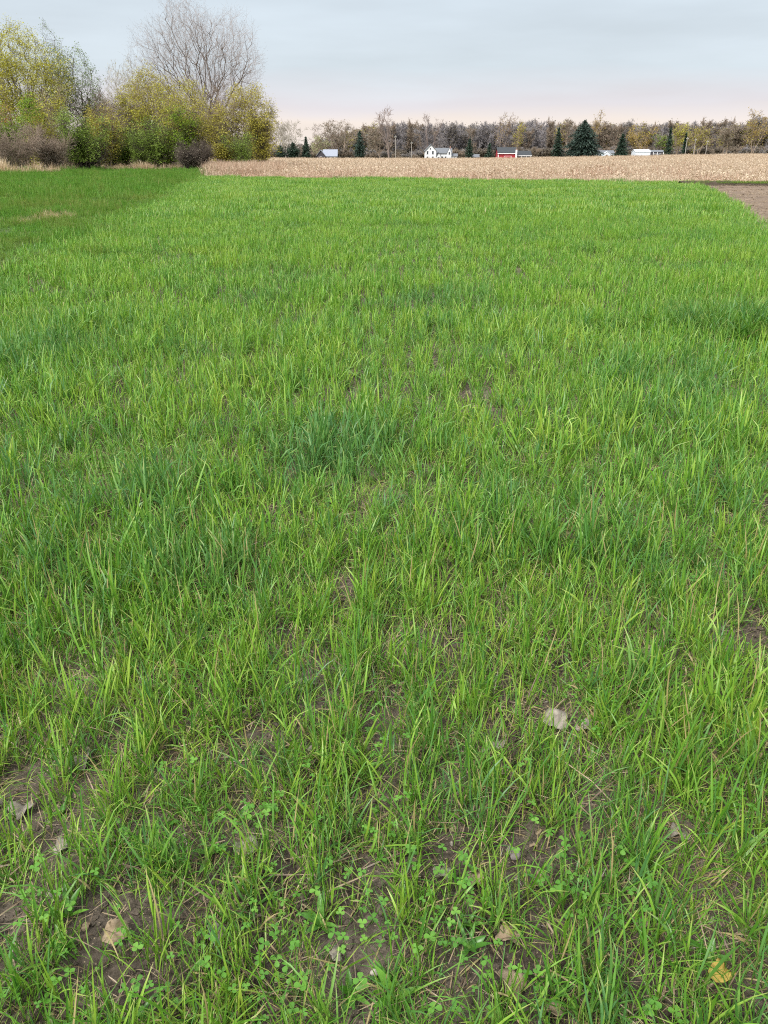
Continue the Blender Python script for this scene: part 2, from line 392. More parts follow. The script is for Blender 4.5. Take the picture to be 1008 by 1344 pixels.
def rye_tile(seed, size=0.57, rows=3, n=40, wide=1.25):
    b = Blades(seed); r = b.r
    for i in range(n):
        x = (-.5 + (r.integers(0, rows) + .5) / rows) * size + r.normal(0, .035); y = r.uniform(-.52, .52) * size
        rye_tuft(b, x, y, (2, 5), 4, False, wide, .03, .13, .8, withered=(0, 2))
    return b.mesh('rye_patch', RYEM)
def rye_tile_far(seed, size=1.14, n=420):
    b = Blades(seed); r = b.r
    for _ in range(n):
        x = (-.5 + (r.integers(0, 6) + .5) / 6) * size + r.normal(0, .05); y = r.uniform(-.52, .52) * size
        b.blade((x, y, 0.02), r.uniform(0, 2 * pi), r.uniform(0.03, 0.4), r.uniform(0.1, 0.9), r.uniform(0.14, 0.29), r.uniform(0.011, 0.017), 3, False, r.normal(0, 0.7), 0)
    return b.mesh('rye_patch', RYEM)
def lawn_clump(seed, n=70, R=0.16, h=(0.04, 0.10), w=0.006, tufts=0):
    b = Blades(seed); r = b.r
    cs = r.uniform(-R, R, (max(1, tufts), 2)); hs = r.uniform(.6, 1.7, max(1, tufts))
    for _ in range(n):
        if tufts and r.random() < .6:
            j = r.integers(0, tufts); x, y = cs[j] + r.normal(0, R * .12, 2); m = hs[j]
        else: (x, y), m = r.uniform(-R, R, 2) * 1.04, .8
        b.blade((x, y, 0), r.uniform(0, 2 * pi), r.uniform(0.1, 0.9), r.uniform(0.1, 1.0), r.uniform(*h) * m, w * r.uniform(0.7, 1.3), 3, False, 0, 0)
    return b.mesh('path_grass_clump', [M['lawn'], M['lawn']])
def dry_clump(seed, n=30, R=0.4, h=(0.4, 1.3), w=0.017, mat='dry'):
    b = Blades(seed); r = b.r
    for _ in range(n):
        x, y = r.normal(0, R * 0.6, 2)
        b.blade((x, y, 0), r.uniform(0, 2 * pi), abs(r.normal(0, 0.25)), r.uniform(0, 0.9), r.uniform(*h), w * r.uniform(0.7, 1.6), 4, False, r.normal(0, 1), 0)
    return b.mesh('dry_grass_clump', [M[mat], M[mat]])
def stubble_row(seed, tall=(0.16, 0.62)):
    b = Blades(seed); r = b.r
    for i in range(11):
        x = -1 + 2 * (i + r.uniform(0.1, 0.9)) / 11; y = r.normal(0, 0.03); h = r.uniform(*tall); l = r.normal(0, 0.16, 2) * h
        b.stem((x, y, -0.02), (x + l[0], y + l[1], h), 0.013, 0.010, 1, 4)
        for _ in range(2):
            b.blade((x + l[0] * .5, y + l[1] * .5, h * r.uniform(0.3, 0.9)), r.uniform(0, 2 * pi), r.uniform(0.5, 1.6), r.uniform(0.3, 1.6), r.uniform(0.15, 0.4), r.uniform(0.02, 0.045), 3, False, 1, 0)
    for _ in range(14):
        b.blade((r.uniform(-1, 1), r.uniform(-.38, .38), r.uniform(0.02, 0.06)), r.uniform(0, 2 * pi), r.uniform(1.3, 1.6), r.normal(0, 0.2), r.uniform(0.2, 0.5), r.uniform(0.02, 0.05), 3, False, 1, 0)
    return b.mesh('stubble_row', [M['stalk'], M['stalk']])

rng = np.random.default_rng(11)
# patches of darker, bluer, denser growth and patches of thin growth seen in the photo
LUSH_S = 0.7
LUSH = [(*gp(450, 600, .1), 0.5), (*gp(270, 765, .1), 0.28), (*gp(740, 685, .1), 0.32), (*gp(385, 385, .1), 0.8), (*gp(470, 380, .1), 0.6), (*gp(960, 430, .1), 0.65), (*gp(860, 505, .1), 0.5), (*gp(640, 655, .1), 0.3), (*gp(40, 470, .1), 0.6), (*gp(560, 395, .1), 0.8), (*gp(165, 640, .1), 0.35)]
BARE = [(465, 1275, .11), (340, 1105, .08), (60, 1090, .07), (680, 1140, .09), (590, 1165, .09), (655, 1295, .09), (150, 1240, .06), (20, 1230, .07), (460, 785, .10), (505, 965, .09), (725, 962, .08), (885, 1105, .07), (960, 865, .12), (535, 862, .08), (105, 905, .08), (405, 912, .07), (335, 1000, .07), (820, 880, .06), (700, 1165, .06), (255, 1235, .06), (30, 1060, .06), (985, 464, .42), (640, 985, .05), (950, 1180, .06), (760, 905, .06), (200, 1320, .08), (945, 1285, .05)]
BARE = [(*gp(a, b), r) for a, b, r in BARE]
def lushness(x, y):
    v = np.zeros(np.shape(x))
    for cx, cy_, r in LUSH: v = np.maximum(v, np.exp(-(((x - cx) / r) ** 2 + ((y - cy_) / (r * 1.15)) ** 2)))
    return v * LUSH_S * (.35 + 1.1 * vnoise(x, y, .35, 47))
def bareness(x, y):
    v = np.zeros(np.shape(x)); wob = 0.6 + 0.8 * vnoise(x, y, 0.06, 44)
    for cx, cy_, r in BARE: v = np.maximum(v, np.exp(-((((x - cx) ** 2 + (y - cy_) ** 2) / (r * wob) ** 2)) ** 1.5))
    return v
def rowsnap(x, y, sp=0.19, j=0.035):
    xr = x - 0.05 * y                      # drill rows run away from the camera
    return np.round(xr / sp) * sp + rng.normal(0, j, len(x)) + 0.05 * y
def put(N, x0, x1, y0, y1): return rng.uniform(x0, x1, N), rng.uniform(y0, y1, N)
def zsoil(x, y):
    return 0.016 + 0.05 * (vnoise(x, y, 0.13, 71) * 0.6 + vnoise(x, y, 0.13 * 0.37, 72) * 0.4)

def near_rye(N0, y0, y1, protos, base, label, real):
    x, y = put(N0, -6.2, 6.4, y0, y1)
    sn = rng.random(len(x)) < 0.5; x = np.where(sn, rowsnap(x, y, 0.19, 0.03), x)
    d = base + 0.5 * (vnoise(x, y, 0.13, 21) - 0.45) + 0.35 * (vnoise(x, y, 0.7, 22) - 0.5) + np.clip((y - 1.5) * 0.04, 0, 0.2) + 0.5 * lushness(x, y) - 1.2 * bareness(x, y)
    keep = (np.abs(x) < 0.56 * y + 0.9) & (rng.random(len(x)) < d) & inside(x + rng.normal(0, .12, len(x)), y, RYE)
    x, y = x[keep], y[keep]; N = len(x); L = lushness(x, y)
    s = (0.74 + 0.5 * vnoise(x, y, 0.5, 23)) * rng.uniform(0.65, 1.22, N) * (1 + 0.3 * L) * (0.62 + 0.2 * np.clip((y - 0.7) / 4, 0, 1))
    tint = np.clip(0.9 * L + np.where(rng.random(N) < .22, rng.uniform(.2, .8, N), 0) + rng.normal(-.12, 0.3, N) * (L < .3), -.8, 1)
    rot = np.stack([rng.normal(0, .16, N), rng.normal(0, .16, N), rng.uniform(0, 2 * pi, N)], 1)
    scatter('rye_grass', protos, np.stack([x, y, zsoil(x, y) - .01], 1), rot, np.stack([s * 1.05, s * 1.05, s], 1), tint, rng.integers(0, len(protos), N), label, 'grass', RYEM, real)
    print('rye', N)
near_rye(36000, 0.15, 3.0, [rye_near(100 + i) for i in range(14)], 0.94, 'young bright green rye growing in tufts over the soil closest to the camera', True)
near_rye(23000, 3.0, 7.9, [rye_next(150 + i) for i in range(12)], 0.70, 'rye with bluish darker patches, between the closest tufts and the middle of the field', True)
def tiled(protos, size, y0, y1, zs, label):
    gx, gy = np.meshgrid(np.arange(-16, 20, size), np.arange(y0 + size / 2, y1, size)); y = gy.ravel() + rng.normal(0, .05, gx.size); x = gx.ravel() + .05 * y + rng.normal(0, .02, gx.size)
    keep = inside(x + rng.normal(0, 1, len(x)) * np.where(x < 0, .32, .1), y, RYE) & (np.abs(x) < 0.58 * y + 2); x, y = x[keep], y[keep]; N = len(x); L = lushness(x, y)
    z = zs * (0.66 + 0.6 * vnoise(x, y, 1.1, 23)) * rng.uniform(0.85, 1.15, N) * (1 + .2 * L)
    scatter('rye_grass', protos, np.stack([x, y, np.full(N, .012)], 1), np.stack([rng.normal(0, .02, N), rng.normal(0, .02, N), rng.choice([0, pi], N) - .05 + rng.normal(0, .04, N)], 1), np.stack([np.ones(N), np.ones(N), z], 1),
            np.clip(.8 * L + rng.normal(-.08, .14, N), -.5, 1), rng.integers(0, len(protos), N), label, 'grass', RYEM)
    print('rye tiles', N)
tiled([rye_tile(200 + i) for i in range(10)], 0.57, 7.8, 21.4, 0.84, 'even bright green rye across the middle of the field')
tiled([rye_tile_far(300 + i) for i in range(8)], 1.14, 21.4, 62, 1.0, 'bright green rye at the far end of the field, before the corn stubble')
def low_proto(seed):
    b = Blades(seed); r = b.r
    for _ in range(13):
        dead = r.random() < .32
        b.blade((r.normal(0, .035), r.normal(0, .035), 0), r.uniform(0, 2 * pi), r.uniform(.5, 1.45) if dead else r.uniform(.1, 1.0), r.uniform(.1, 1.2), r.uniform(.03, .13), r.uniform(.0014, .0034), 4, False, r.normal(0, .8), 1 if dead and r.random() < .6 else 0, rnd=.999 if dead else None)
    return b.mesh('low_grass_tuft', [M['rye'], M['straw']])
x, y = put(17000, -4, 4, .2, 4.6); keep = (np.abs(x) < .56 * y + .8) & (rng.random(len(x)) < .95 - .75 * bareness(x, y)); x, y = x[keep], y[keep]; N = len(x); s = rng.uniform(.6, 1.25, N)
scatter('low_grass', [low_proto(180 + i) for i in range(12)], np.stack([x, y, zsoil(x, y) - .002], 1), np.stack([rng.normal(0, .2, N), rng.normal(0, .2, N), rng.uniform(0, 6.28, N)], 1), np.stack([s, s, s], 1), rng.normal(-.2, .4, N).clip(-.8, .8), rng.integers(0, 12, N),
        'fine low grass and withered blades filling the gaps between the nearest rye tufts', 'grass', [M['rye'], M['straw']])
print('low', N)
# ragged margins of the rye
ex, ey = [], []
for P in ([(-3.6, 4), (-4.34, 8.99), (-4.72, 10.34), (-5.43, 13.84), (-5.68, 17.13), (-6.38, 22.66), (-8.88, 37.67), (-13.2, 61)], [(5.8, 10.28), (7.4, 15.78), (10.87, 25.88), (13.57, 34.54), (18.19, 50.07)]):
    for (xa, ya), (xb, yb) in zip(P[:-1], P[1:]):
        n = int(math.hypot(xb - xa, yb - ya) * 44); t_ = rng.random(n); ex.append(xa + (xb - xa) * t_ + rng.normal(0, .45 if xa < 0 else .2, n) + (.5 if xa < 0 else .15) * (vnoise(ya + (yb - ya) * t_, 0 * t_ + xa, 1.2, 52) - .5)); ey.append(ya + (yb - ya) * t_ + rng.normal(0, .2, n))
x = np.concatenate(ex); y = np.concatenate(ey); N = len(x); s = rng.uniform(.6, 1.25, N)
scatter('rye_grass', [rye_next(170 + i) for i in range(8)], np.stack([x, y, np.full(N, .008)], 1), np.stack([rng.normal(0, .15, N), rng.normal(0, .15, N), rng.uniform(0, 6.28, N)], 1), np.stack([s * 1.2, s * 1.2, s], 1), rng.uniform(0, .25, N), rng.integers(0, 8, N),
        'ragged outer tufts along both margins of the rye', 'grass', RYEM)
# dark rank grass by the right margin
cx_, cy_ = gp(968, 428, .1); x = cx_ + rng.normal(0, .36, 260); y = cy_ + rng.normal(0, .38, 260); N = len(x); s = rng.uniform(.8, 1.7, N)
scatter('rank_grass', [lawn_clump(440 + i, 60, .1, (.10, .24), .006, 3) for i in range(5)], np.stack([x, y, np.full(N, .015)], 1), np.stack([rng.normal(0, .35, N), rng.normal(0, .35, N), rng.uniform(0, 6.28, N)], 1), np.stack([s, s, s * .62], 1), np.zeros(N), rng.integers(0, 5, N),
        'clump of dark rank grass beside the bare spot at the right margin of the rye', 'grass', [M['lawn']])
# --- grass path at left
def path_tiles(protos, size, x0, x1, y0, y1, sc, label):
    gx, gy = np.meshgrid(np.arange(x0, x1, size), np.arange(y0, y1, size)); x = gx.ravel() + rng.normal(0, size * .12, gx.size); y = gy.ravel() + rng.normal(0, size * .12, gx.size)
    keep = inside(x + rng.normal(0, .5, len(x)), y, PATH) & (x > -0.6 * y - 2.5)
    ds = lambda a, b_, r, e: np.exp(-(((x - gp(a, b_)[0]) / r) ** 2 + ((y - gp(a, b_)[1]) / (r * e)) ** 2))
    dead = ds(66, 287, .55, 2.0) + .7 * ds(185, 262, 1.0, 3) + .5 * ds(20, 272, 1.0, 1.5) + .4 * ds(150, 300, .5, 2)
    keep &= rng.random(len(x)) > dead * 0.4
    x, y, dead = x[keep], y[keep], dead[keep]; N = len(x)
    z = rng.uniform(0.6, 1.5, N) * (0.4 + 2.0 * vnoise(x, y, 1.2, 33) * (.5 + vnoise(x, y, 4, 35))) * (1 - .4 * np.clip(dead, 0, 1)); 
    tint = np.clip(0.95 * dead + 0.9 * (vnoise(x, y, 2.6, 34) - 0.55) + rng.normal(0, .12, N), 0, 1)
    scatter('path_grass', protos, np.stack([x, y, terrain(x, y) + .004], 1), np.stack([np.zeros(N), np.zeros(N), rng.uniform(0, 6.28, N)], 1), np.stack([np.full(N, sc)] * 2 + [z * sc], 1), tint, rng.integers(0, len(protos), N), label, 'grass', [M['lawn']])
    print('path', N)
path_tiles([lawn_clump(400 + i, 330, .26, (.05, .12), .006, 12) for i in range(8)], .5, -18, -3, 6, 32, 1.0, 'short dark green mown grass of the path beside the rye')
path_tiles([lawn_clump(420 + i, 420, .30, (.035, .095), .006, 14) for i in range(8)], 1.1, -64, -8, 32, 109, 2.0, 'far stretch of mown grass leading up to the hedgerow')
x, y = gp(66, 287)[0] + rng.normal(0, .30, 34), gp(66, 287)[1] + rng.normal(0, .8, 34); N = len(x); s = rng.uniform(.12, .32, N)
scatter('dead_tall_grass', [dry_clump(640 + i, 26, .3, (.3, .8), .014) for i in range(4)], np.stack([x, y, np.full(N, .004)], 1), np.stack([rng.normal(0, .4, N), rng.normal(0, .4, N), rng.uniform(0, 6.28, N)], 1), np.stack([s, s, s], 1), rng.uniform(.2, 1, N), rng.integers(0, 4, N),
        'withered brown spot in the mown grass at left', 'dead grass', [M['dry']])

# ------------------------------------------------------------------ corn stubble
xs_, ys_ = [], []
for row in np.arange(47, 130, 0.76):
    xx = np.arange(-90, 130, 2.0); xs_.append(xx + rng.uniform(-1, 1)); ys_.append(np.full(len(xx), row) - 0.035 * xx)
for row in np.arange(130, 322, 1.52):
    xx = np.arange(-220, 220, 3.0); xs_.append(xx + rng.uniform(-1, 1)); ys_.append(np.full(len(xx), row) - 0.035 * xx)
x = np.concatenate(xs_); y = np.concatenate(ys_)
keep = inside(x, y + 2.2 * (vnoise(x, y, 2.5, 55) - .75), STUB) & (np.abs(x) < 0.6 * y + 8) & (y > 48.2)
x, y = x[keep], y[keep]; N = len(x)
near = np.clip((80 - y) / 25, 0, 1)
s = np.where(y > 130, 1.5, 1.0) * rng.uniform(0.8, 1.15, N)
tint = np.clip(1.2 * (vnoise(x, y * 2, 5, 41) - 0.4) * (0.5 + near) + 0.3 * near + rng.normal(0, 0.28, N), 0, 1)
scatter('corn_stubble', [stubble_row(500 + i) for i in range(8)], np.stack([x, y, terrain(x, y)], 1), np.stack([np.zeros(N), np.zeros(N), -0.035 + rng.choice([0, pi], N)], 1),
        np.stack([s, s, (.35 + 1.3 * vnoise(x, y, 3.2, 57)) * rng.uniform(0.7, 1.25, N)], 1), tint, rng.integers(0, 8, N), 'pale tan corn stubble standing in rows behind the green field', 'stubble', [M['stalk']])
print('stubble', N)
# taller weathered stalks at the left end of the stubble
x, y = put(2600, -24, -6, 64, 104)
keep = inside(x, y, STUB) & (x < -8 + 0.10 * (64 - y)) ; x, y = x[keep], y[keep]; N = len(x)
s = rng.uniform(0.6, 1.2, N)
scatter('dry_weeds', [dry_clump(600 + i, 26, 0.3, (0.5, 1.1), 0.02, 'stalk') for i in range(5)], np.stack([x, y, terrain(x, y)], 1), np.stack([np.zeros(N), np.zeros(N), rng.uniform(0, 6.28, N)], 1), np.stack([s, s, s], 1),
        rng.uniform(0.2, 1, N), rng.integers(0, 5, N), 'taller reddish brown dead stalks beside the hedgerow end', 'dead weeds', [M['stalk']])
tt = rng.random(520); x = np.interp(tt, [0, .5, 1], [-13.2, 2.0, 17.8]); y = np.interp(tt, [0, .5, 1], [61, 55.5, 46.9]) + np.abs(rng.normal(0, 2.2, 520)) + .2; N = len(x); s = rng.uniform(.25, .62, N)
scatter('dry_weeds', [dry_clump(650 + i, 14, .5, (.5, 1.1), .02, 'stalk') for i in range(5)], np.stack([x, y, terrain(x, y)], 1), np.stack([np.zeros(N), np.zeros(N), rng.uniform(0, 6.28, N)], 1), np.stack([s * 1.4, s * 1.4, s], 1),
        rng.uniform(0, 1, N), rng.integers(0, 5, N), 'ragged broken stalks along the front edge of the corn stubble', 'dead weeds', [M['stalk']])
# tall dead grass along the foot of the hedge
def hedge_line(px): return np.interp(px, [-120, 0, 60, 130, 250, 300], [69, 73, 79, 92, 97, 96])
pxs = rng.uniform(-110, 262, 620); gap = (pxs > 88) & (pxs < 128); pxs = pxs[~gap | (rng.random(len(pxs)) < 0.1)]
dd = hedge_line(pxs) + np.abs(rng.normal(0, 1.6, len(pxs))) - 1
x = (pxs - 504) / 1119 * dd; y = dd; N = len(x); s = rng.uniform(0.35, 1.35, N) * np.where(pxs < 90, .8, .6) * (.45 + 1.1 * vnoise(pxs, 0 * pxs, 9, 88))
scatter('dead_tall_grass', [dry_clump(620 + i) for i in range(6)], np.stack([x, y, terrain(x, y)], 1), np.stack([np.zeros(N), np.zeros(N), rng.uniform(0, 6.28, N)], 1), np.stack([s, s, s], 1), rng.uniform(0, .7, N), rng.integers(0, 6, N),
        'tall bleached dead grass along the foot of the hedgerow', 'dead grass', [M['dry']])
# green fringe on the ditch bank and straw on the tilled plot
N = 900; x = rng.uniform(17, 46, N); y = 46.9 - 0.07 * (x - 17) + rng.normal(0, 0.25, N); s = rng.uniform(1.3, 3.0, N)
scatter('bank_grass', [lawn_clump(700 + i, 50, 0.14) for i in range(4)], np.stack([x, y, np.full(N, .16)], 1), np.stack([np.zeros(N), np.zeros(N), rng.uniform(0, 6.28, N)], 1), np.stack([s * .8, s * .8, s], 1), rng.uniform(0, .8, N), rng.integers(0, 4, N),
        'strip of dark green grass on the bank past the tilled plot', 'grass', [M['lawn']])

def straw_proto(seed):
    b = Blades(seed); r = b.r
    for _ in range(8):
        b.blade((r.normal(0, .05), r.normal(0, .05), r.uniform(0.002, .02)), r.uniform(0, 6.28), r.uniform(1.35, 1.62), r.normal(0, .15), r.uniform(0.02, 0.10) * r.choice([.6, 1, 1.5]), r.uniform(0.0012, 0.0042), 4, True, r.normal(0, 1), 0)
    return b.mesh('straw_bits', [M['straw'], M['straw']])
STRAW = [straw_proto(800 + i) for i in range(8)]
x, y = put(15000, -5, 5, 0.2, 8); keep = (np.abs(x) < 0.56 * y + 1.0) & (rng.random(len(x)) < 0.3 + 0.9 * vnoise(x, y, .3, 61)); x, y = x[keep], y[keep]; N = len(x)
s = rng.uniform(0.45, 1.0, N)
scatter('straw_litter', STRAW, np.stack([x, y, zsoil(x, y) + .004], 1), np.stack([rng.normal(0, .12, N), rng.normal(0, .12, N), rng.uniform(0, 6.28, N)], 1), np.stack([s, s, s], 1), rng.uniform(0, 1, N), rng.integers(0, 8, N),
        'thin brown straw scattered on the soil between the rye', 'straw', [M['straw']])
x, y = put(9000, 5, 34, 8, 46); keep = inside(x, y, TILLED) & (np.abs(x) < 0.6 * y + 2) & (rng.random(len(x)) < 1.8 * (vnoise(x * .4, y, 1.1, 62) - .25)); x, y = x[keep], y[keep]; N = len(x); s = rng.uniform(1, 3, N)
scatter('straw_litter', STRAW, np.stack([x, y, np.full(N, .06)], 1), np.stack([rng.normal(0, .1, N), rng.normal(0, .1, N), rng.uniform(0, 6.28, N)], 1), np.stack([s, s, s], 1), rng.uniform(0, .6, N), rng.integers(0, 8, N),
        'straw lying in streaks over the brown tilled plot', 'straw', [M['straw']])

def lump(seed, r=1.0, flat=0.6, sub=2):
    import bmesh
    bm = bmesh.new(); bmesh.ops.create_icosphere(bm, subdivisions=sub, radius=r); q = random.Random(seed)
    cs = [(q.uniform(-1, 1), q.uniform(-1, 1), q.uniform(-1, 1), q.uniform(.5, 1.1)) for _ in range(9)]
    for v in bm.verts:
        n = v.co.normalized(); k = 1.0
        for a, b_, c, h in cs:
            l = math.sqrt(a * a + b_ * b_ + c * c); dd_ = (n.x * a + n.y * b_ + n.z * c) / l
            if dd_ > h * .75: k -= (dd_ - h * .75) * 0.9
        v.co = n * r * k; v.co.z *= flat
    me = bpy.data.meshes.new('clod'); bm.to_mesh(me); bm.free(); return me
CLODS = []
for i in range(5):
    c = lump(900 + i); c.materials.append(M['tilled']); CLODS.append(c)
x, y = put(7000, 5, 34, 8, 46); keep = inside(x, y, TILLED) & (np.abs(x) < 0.6 * y + 2); x, y = x[keep], y[keep]; N = len(x); s = rng.uniform(.02, .07, N)
scatter('soil_clods', CLODS, np.stack([x, y, np.full(N, .04)], 1), np.stack([np.zeros(N), np.zeros(N), rng.uniform(0, 6.28, N)], 1), np.stack([s, s, s], 1), np.zeros(N), rng.integers(0, 5, N), 'crumbled brown clods on the tilled plot', 'soil', [M['tilled']])
CL2 = []
for i in range(5):
    c = lump(950 + i, 1, .65, 1); c.materials.append(M['soil']); CL2.append(c)
x, y = put(46000, -2.7, 2.7, 0.4, 3.4); keep = (np.abs(x) < 0.56 * y + .5); x, y = x[keep], y[keep]; N = len(x); s = rng.uniform(.0025, .007, N) * rng.choice([1, 1, 1, 1, 1.6, 2.6], N)
scatter('soil_crumbs', CL2, np.stack([x, y, zsoil(x, y)], 1), np.stack([np.zeros(N), np.zeros(N), rng.uniform(0, 6.28, N)], 1), np.stack([s, s, s], 1), np.zeros(N), rng.integers(0, 5, N), 'small dark crumbs of soil between the rye', 'soil', [M['soil']])

# ------------------------------------------------------------------ clover and weeds
def leaflet(b, base, az, tilt, L, W, rnd):
    """Obovate clover leaflet, folded along its midrib."""
    q = np.array([0, .25, .5, .75, .93, 1.0]); w = np.array([.06, .55, .9, 1.0, .72, .34]) * W / 2
    h = np.array([cos(az), sin(az), 0]); sd = np.array([-sin(az), cos(az), 0]); up = np.array([0, 0, 1.0])
    ax = cos(tilt) * h + sin(tilt) * up; nn = -sin(tilt) * h + cos(tilt) * up
    C = np.array(base) + (q * L)[:, None] * ax - (q ** 2 * L * .18)[:, None] * nn
    V = np.stack([C - sd * w[:, None] + nn * w[:, None] * .3, C, C + sd * w[:, None] + nn * w[:, None] * .3], 1).reshape(-1, 3)
    i = np.arange(5) * 3; F = np.concatenate([np.stack([i, i + 1, i + 4, i + 3], 1), np.stack([i + 1, i + 2, i + 5, i + 4], 1)])
    b.add(V, F, np.repeat(.3 + q * .7, 3), rnd, 0)
def clover_leaf(b, x, y, H, az, size):
    r = b.r; l = r.normal(0, .35, 2) * H; top = (x + l[0], y + l[1], H)
    b.stem((x, y, -.01), top, .0009, .0007); rn = r.random(); t0 = r.uniform(-.1, .35)
    for i in range(3): leaflet(b, top, az + i * 2 * pi / 3 + r.normal(0, .1), t0 + r.normal(0, .12), size * r.uniform(.85, 1.1), size * r.uniform(.75, .95), rn)
def clover_proto(seed, n):
    b = Blades(seed); r = b.r
    for _ in range(n):
        x, y = r.normal(0, .022, 2); clover_leaf(b, x, y, r.uniform(.03, .10), r.uniform(0, 6.28), r.uniform(.007, .014))
    return b.mesh('clover_sprig', [M['clover'], M['clover']])
x, y = put(3800, -3.4, 3.6, 0.5, 5); keep = (np.abs(x) < .6 * y + .7) & (rng.random(len(x)) < 1.6 * (vnoise(x, y, .3, 63) - .41)); x, y = x[keep], y[keep]; N = len(x); s = rng.uniform(.7, 1.2, N)
scatter('clover_cover', [clover_proto(1000 + i, 5) for i in range(6)], np.stack([x, y, zsoil(x, y)], 1), np.stack([np.zeros(N), np.zeros(N), rng.uniform(0, 6.28, N)], 1), np.stack([s, s, s], 1), np.zeros(N), rng.integers(0, 6, N), 'small clover sprigs creeping among the rye', 'clover', [M['clover']])

def weed_proto(seed):
    b = Blades(seed); r = b.r
    for i in range(r.integers(5, 9)):
        b.blade((0, 0, .004), i * 2.4 + r.normal(0, .3), r.uniform(.5, 1.3), r.uniform(.1, .8), r.uniform(.03, .075), r.uniform(.008, .017), 5, True, r.normal(0, .4), 0)
    return b.mesh('weed_rosette', [M['clover'], M['clover']])
x, y = put(1500, -3.4, 3.6, 0.5, 6); keep = (np.abs(x) < .6 * y + .7) & (rng.random(len(x)) < 1.6 * (vnoise(x, y, .5, 64) - .35)); x, y = x[keep], y[keep]; N = len(x); s = rng.uniform(.6, 1.25, N)
scatter('weed_cover', [weed_proto(1100 + i) for i in range(8)], np.stack([x, y, zsoil(x, y)], 1), np.stack([rng.normal(0, .1, N), rng.normal(0, .1, N), rng.uniform(0, 6.28, N)], 1), np.stack([s, s, s], 1), rng.uniform(0, .5, N), rng.integers(0, 8, N), 'small broad leaved weeds low among the rye', 'weeds', [M['clover']])
def clover_plant(px, py, n, R, size, label):
    gx, gy = gp(px, py, .05); gz = float(zsoil(gx, gy))
    t = link('clover_plant', None, label=label, cat='clover', group='clover plants among the rye', loc=(gx, gy, gz))
    sd = int(px * 7 + py)
    for i in range(max(5, n * 2 // 3)):
        b = Blades(sd + i); r = b.r; q = r.normal(0, R * 1.5, 2); clover_leaf(b, q[0], q[1], r.uniform(.045, .11), r.uniform(0, 6.28), size * .66 * r.uniform(.7, 1.15))
        link('leaf', b.mesh('clover_leaf', [M['clover'], M['clover']]), t)
clover_plant(385, 1250, 16, .05, .021, 'broad clover plant just left of the bare soil patch at the bottom')
clover_plant(795, 1170, 14, .045, .020, 'bright clover plant below the long pale straw at right')
clover_plant(560, 1290, 13, .05, .020, 'clover plant right of the bare soil patch, near the bottom edge')
clover_plant(830, 1225, 9, .04, .021, 'small clover plant next to the yellowed leaf near the bottom right')
clover_plant(90, 1200, 10, .045, .021, 'clover plant near the left edge, low in the foreground')
clover_plant(500, 945, 12, .05, .018, 'clover plant in the thin spot at the middle of the foreground')
clover_plant(985, 1045, 11, .05, .020, 'clover plant at the right edge of the foreground')
clover_plant(600, 1300, 10, .04, .021, 'clover plant at the bottom edge beside the pale curled leaf')

# ------------------------------------------------------------------ fallen leaves, stones, straws
def dry_leaf_mat(name, a, b):
    k = NT(name); n = k.noise(55, 4, .6, k.node('ShaderNodeTexCoord').outputs['Object'])
    return k.bsdf(k.ramp(n, [(0.3, a), (0.7, b)]), .7, .2, normal=k.bump(n, .4, .003), trans=.12)
DL = [dry_leaf_mat('dead_leaf_grey', (.15, .13, .105), (.33, .295, .24)), dry_leaf_mat('dead_leaf_tan', (.20, .145, .09), (.37, .29, .20)), dry_leaf_mat('dead_leaf_yellow', (.34, .24, .05), (.47, .35, .09)), dry_leaf_mat('dead_leaf_olive', (.17, .175, .11), (.31, .31, .21))]
def dead_leaf(seed, L, lobes):
    """A crumpled blade with lobed outline and a raised midrib, two rings round a centre line."""
    r = np.random.default_rng(seed); n = 26; V = [(0, 0, 0)]
    ph = r.uniform(0, 6.28, 4)
    for ring, f in ((0, .5), (1, 1.0)):
        for i in range(n):
            a = 2 * pi * i / n
            rad = (0.62 + 0.10 * cos(a) + (lobes * (abs(cos(2.5 * (a - pi))) - .45) * (1 if ring else .3)) + .04 * sin(5 * a + ph[0])) * (1 if ring else 1)
            x, y = cos(a) * rad * f * L, sin(a) * rad * f * L * .8
            z = L * (.20 * f * sin(2 * a + ph[1]) + .10 * f * sin(3 * a + ph[2]) + .16 * f * abs(sin(a)) + .05 * r.normal() * f)
            V.append((x, y, z))
    F = []
    for i in range(n):
        j = (i + 1) % n; F.append((0, 1 + i, 1 + j, 1 + j)); F.append((1 + i, 1 + n + i, 1 + n + j, 1 + j))
    V = np.array(V, float); V[:, 2] -= V[:, 2].min()
    bot = V.copy(); bot[:, 2] -= .0006; m = len(V)
    tri = [f[:3] for f in F if f[2] == f[3]]; qd = [f for f in F if f[2] != f[3]]
    me = bpy.data.meshes.new('dead_leaf'); fs = tri + qd
    fs = fs + [tuple(m + v for v in reversed(f)) for f in fs] + [(1 + n + i, m + 1 + n + i, m + 1 + n + (i + 1) % n, 1 + n + (i + 1) % n) for i in range(n)]
    me.from_pydata([tuple(v) for v in V] + [tuple(v) for v in bot], [], fs); me.polygons.foreach_set('use_smooth', [True] * len(me.polygons)); return me
frag = []
for i in range(8):
    f_ = dead_leaf(1200 + i, 1.0, .2); f_.materials.append(DL[(0, 1, 0, 3, 1, 0, 1, 1)[i]]); frag.append(f_)
x, y = put(3200, -3.6, 3.6, .4, 5); keep = (np.abs(x) < .56 * y + .7) & (rng.random(len(x)) < .25 + .6 * vnoise(x, y, .4, 66) + bareness(x, y)); x, y = x[keep], y[keep]; N = len(x); s = rng.uniform(.006, .02, N)
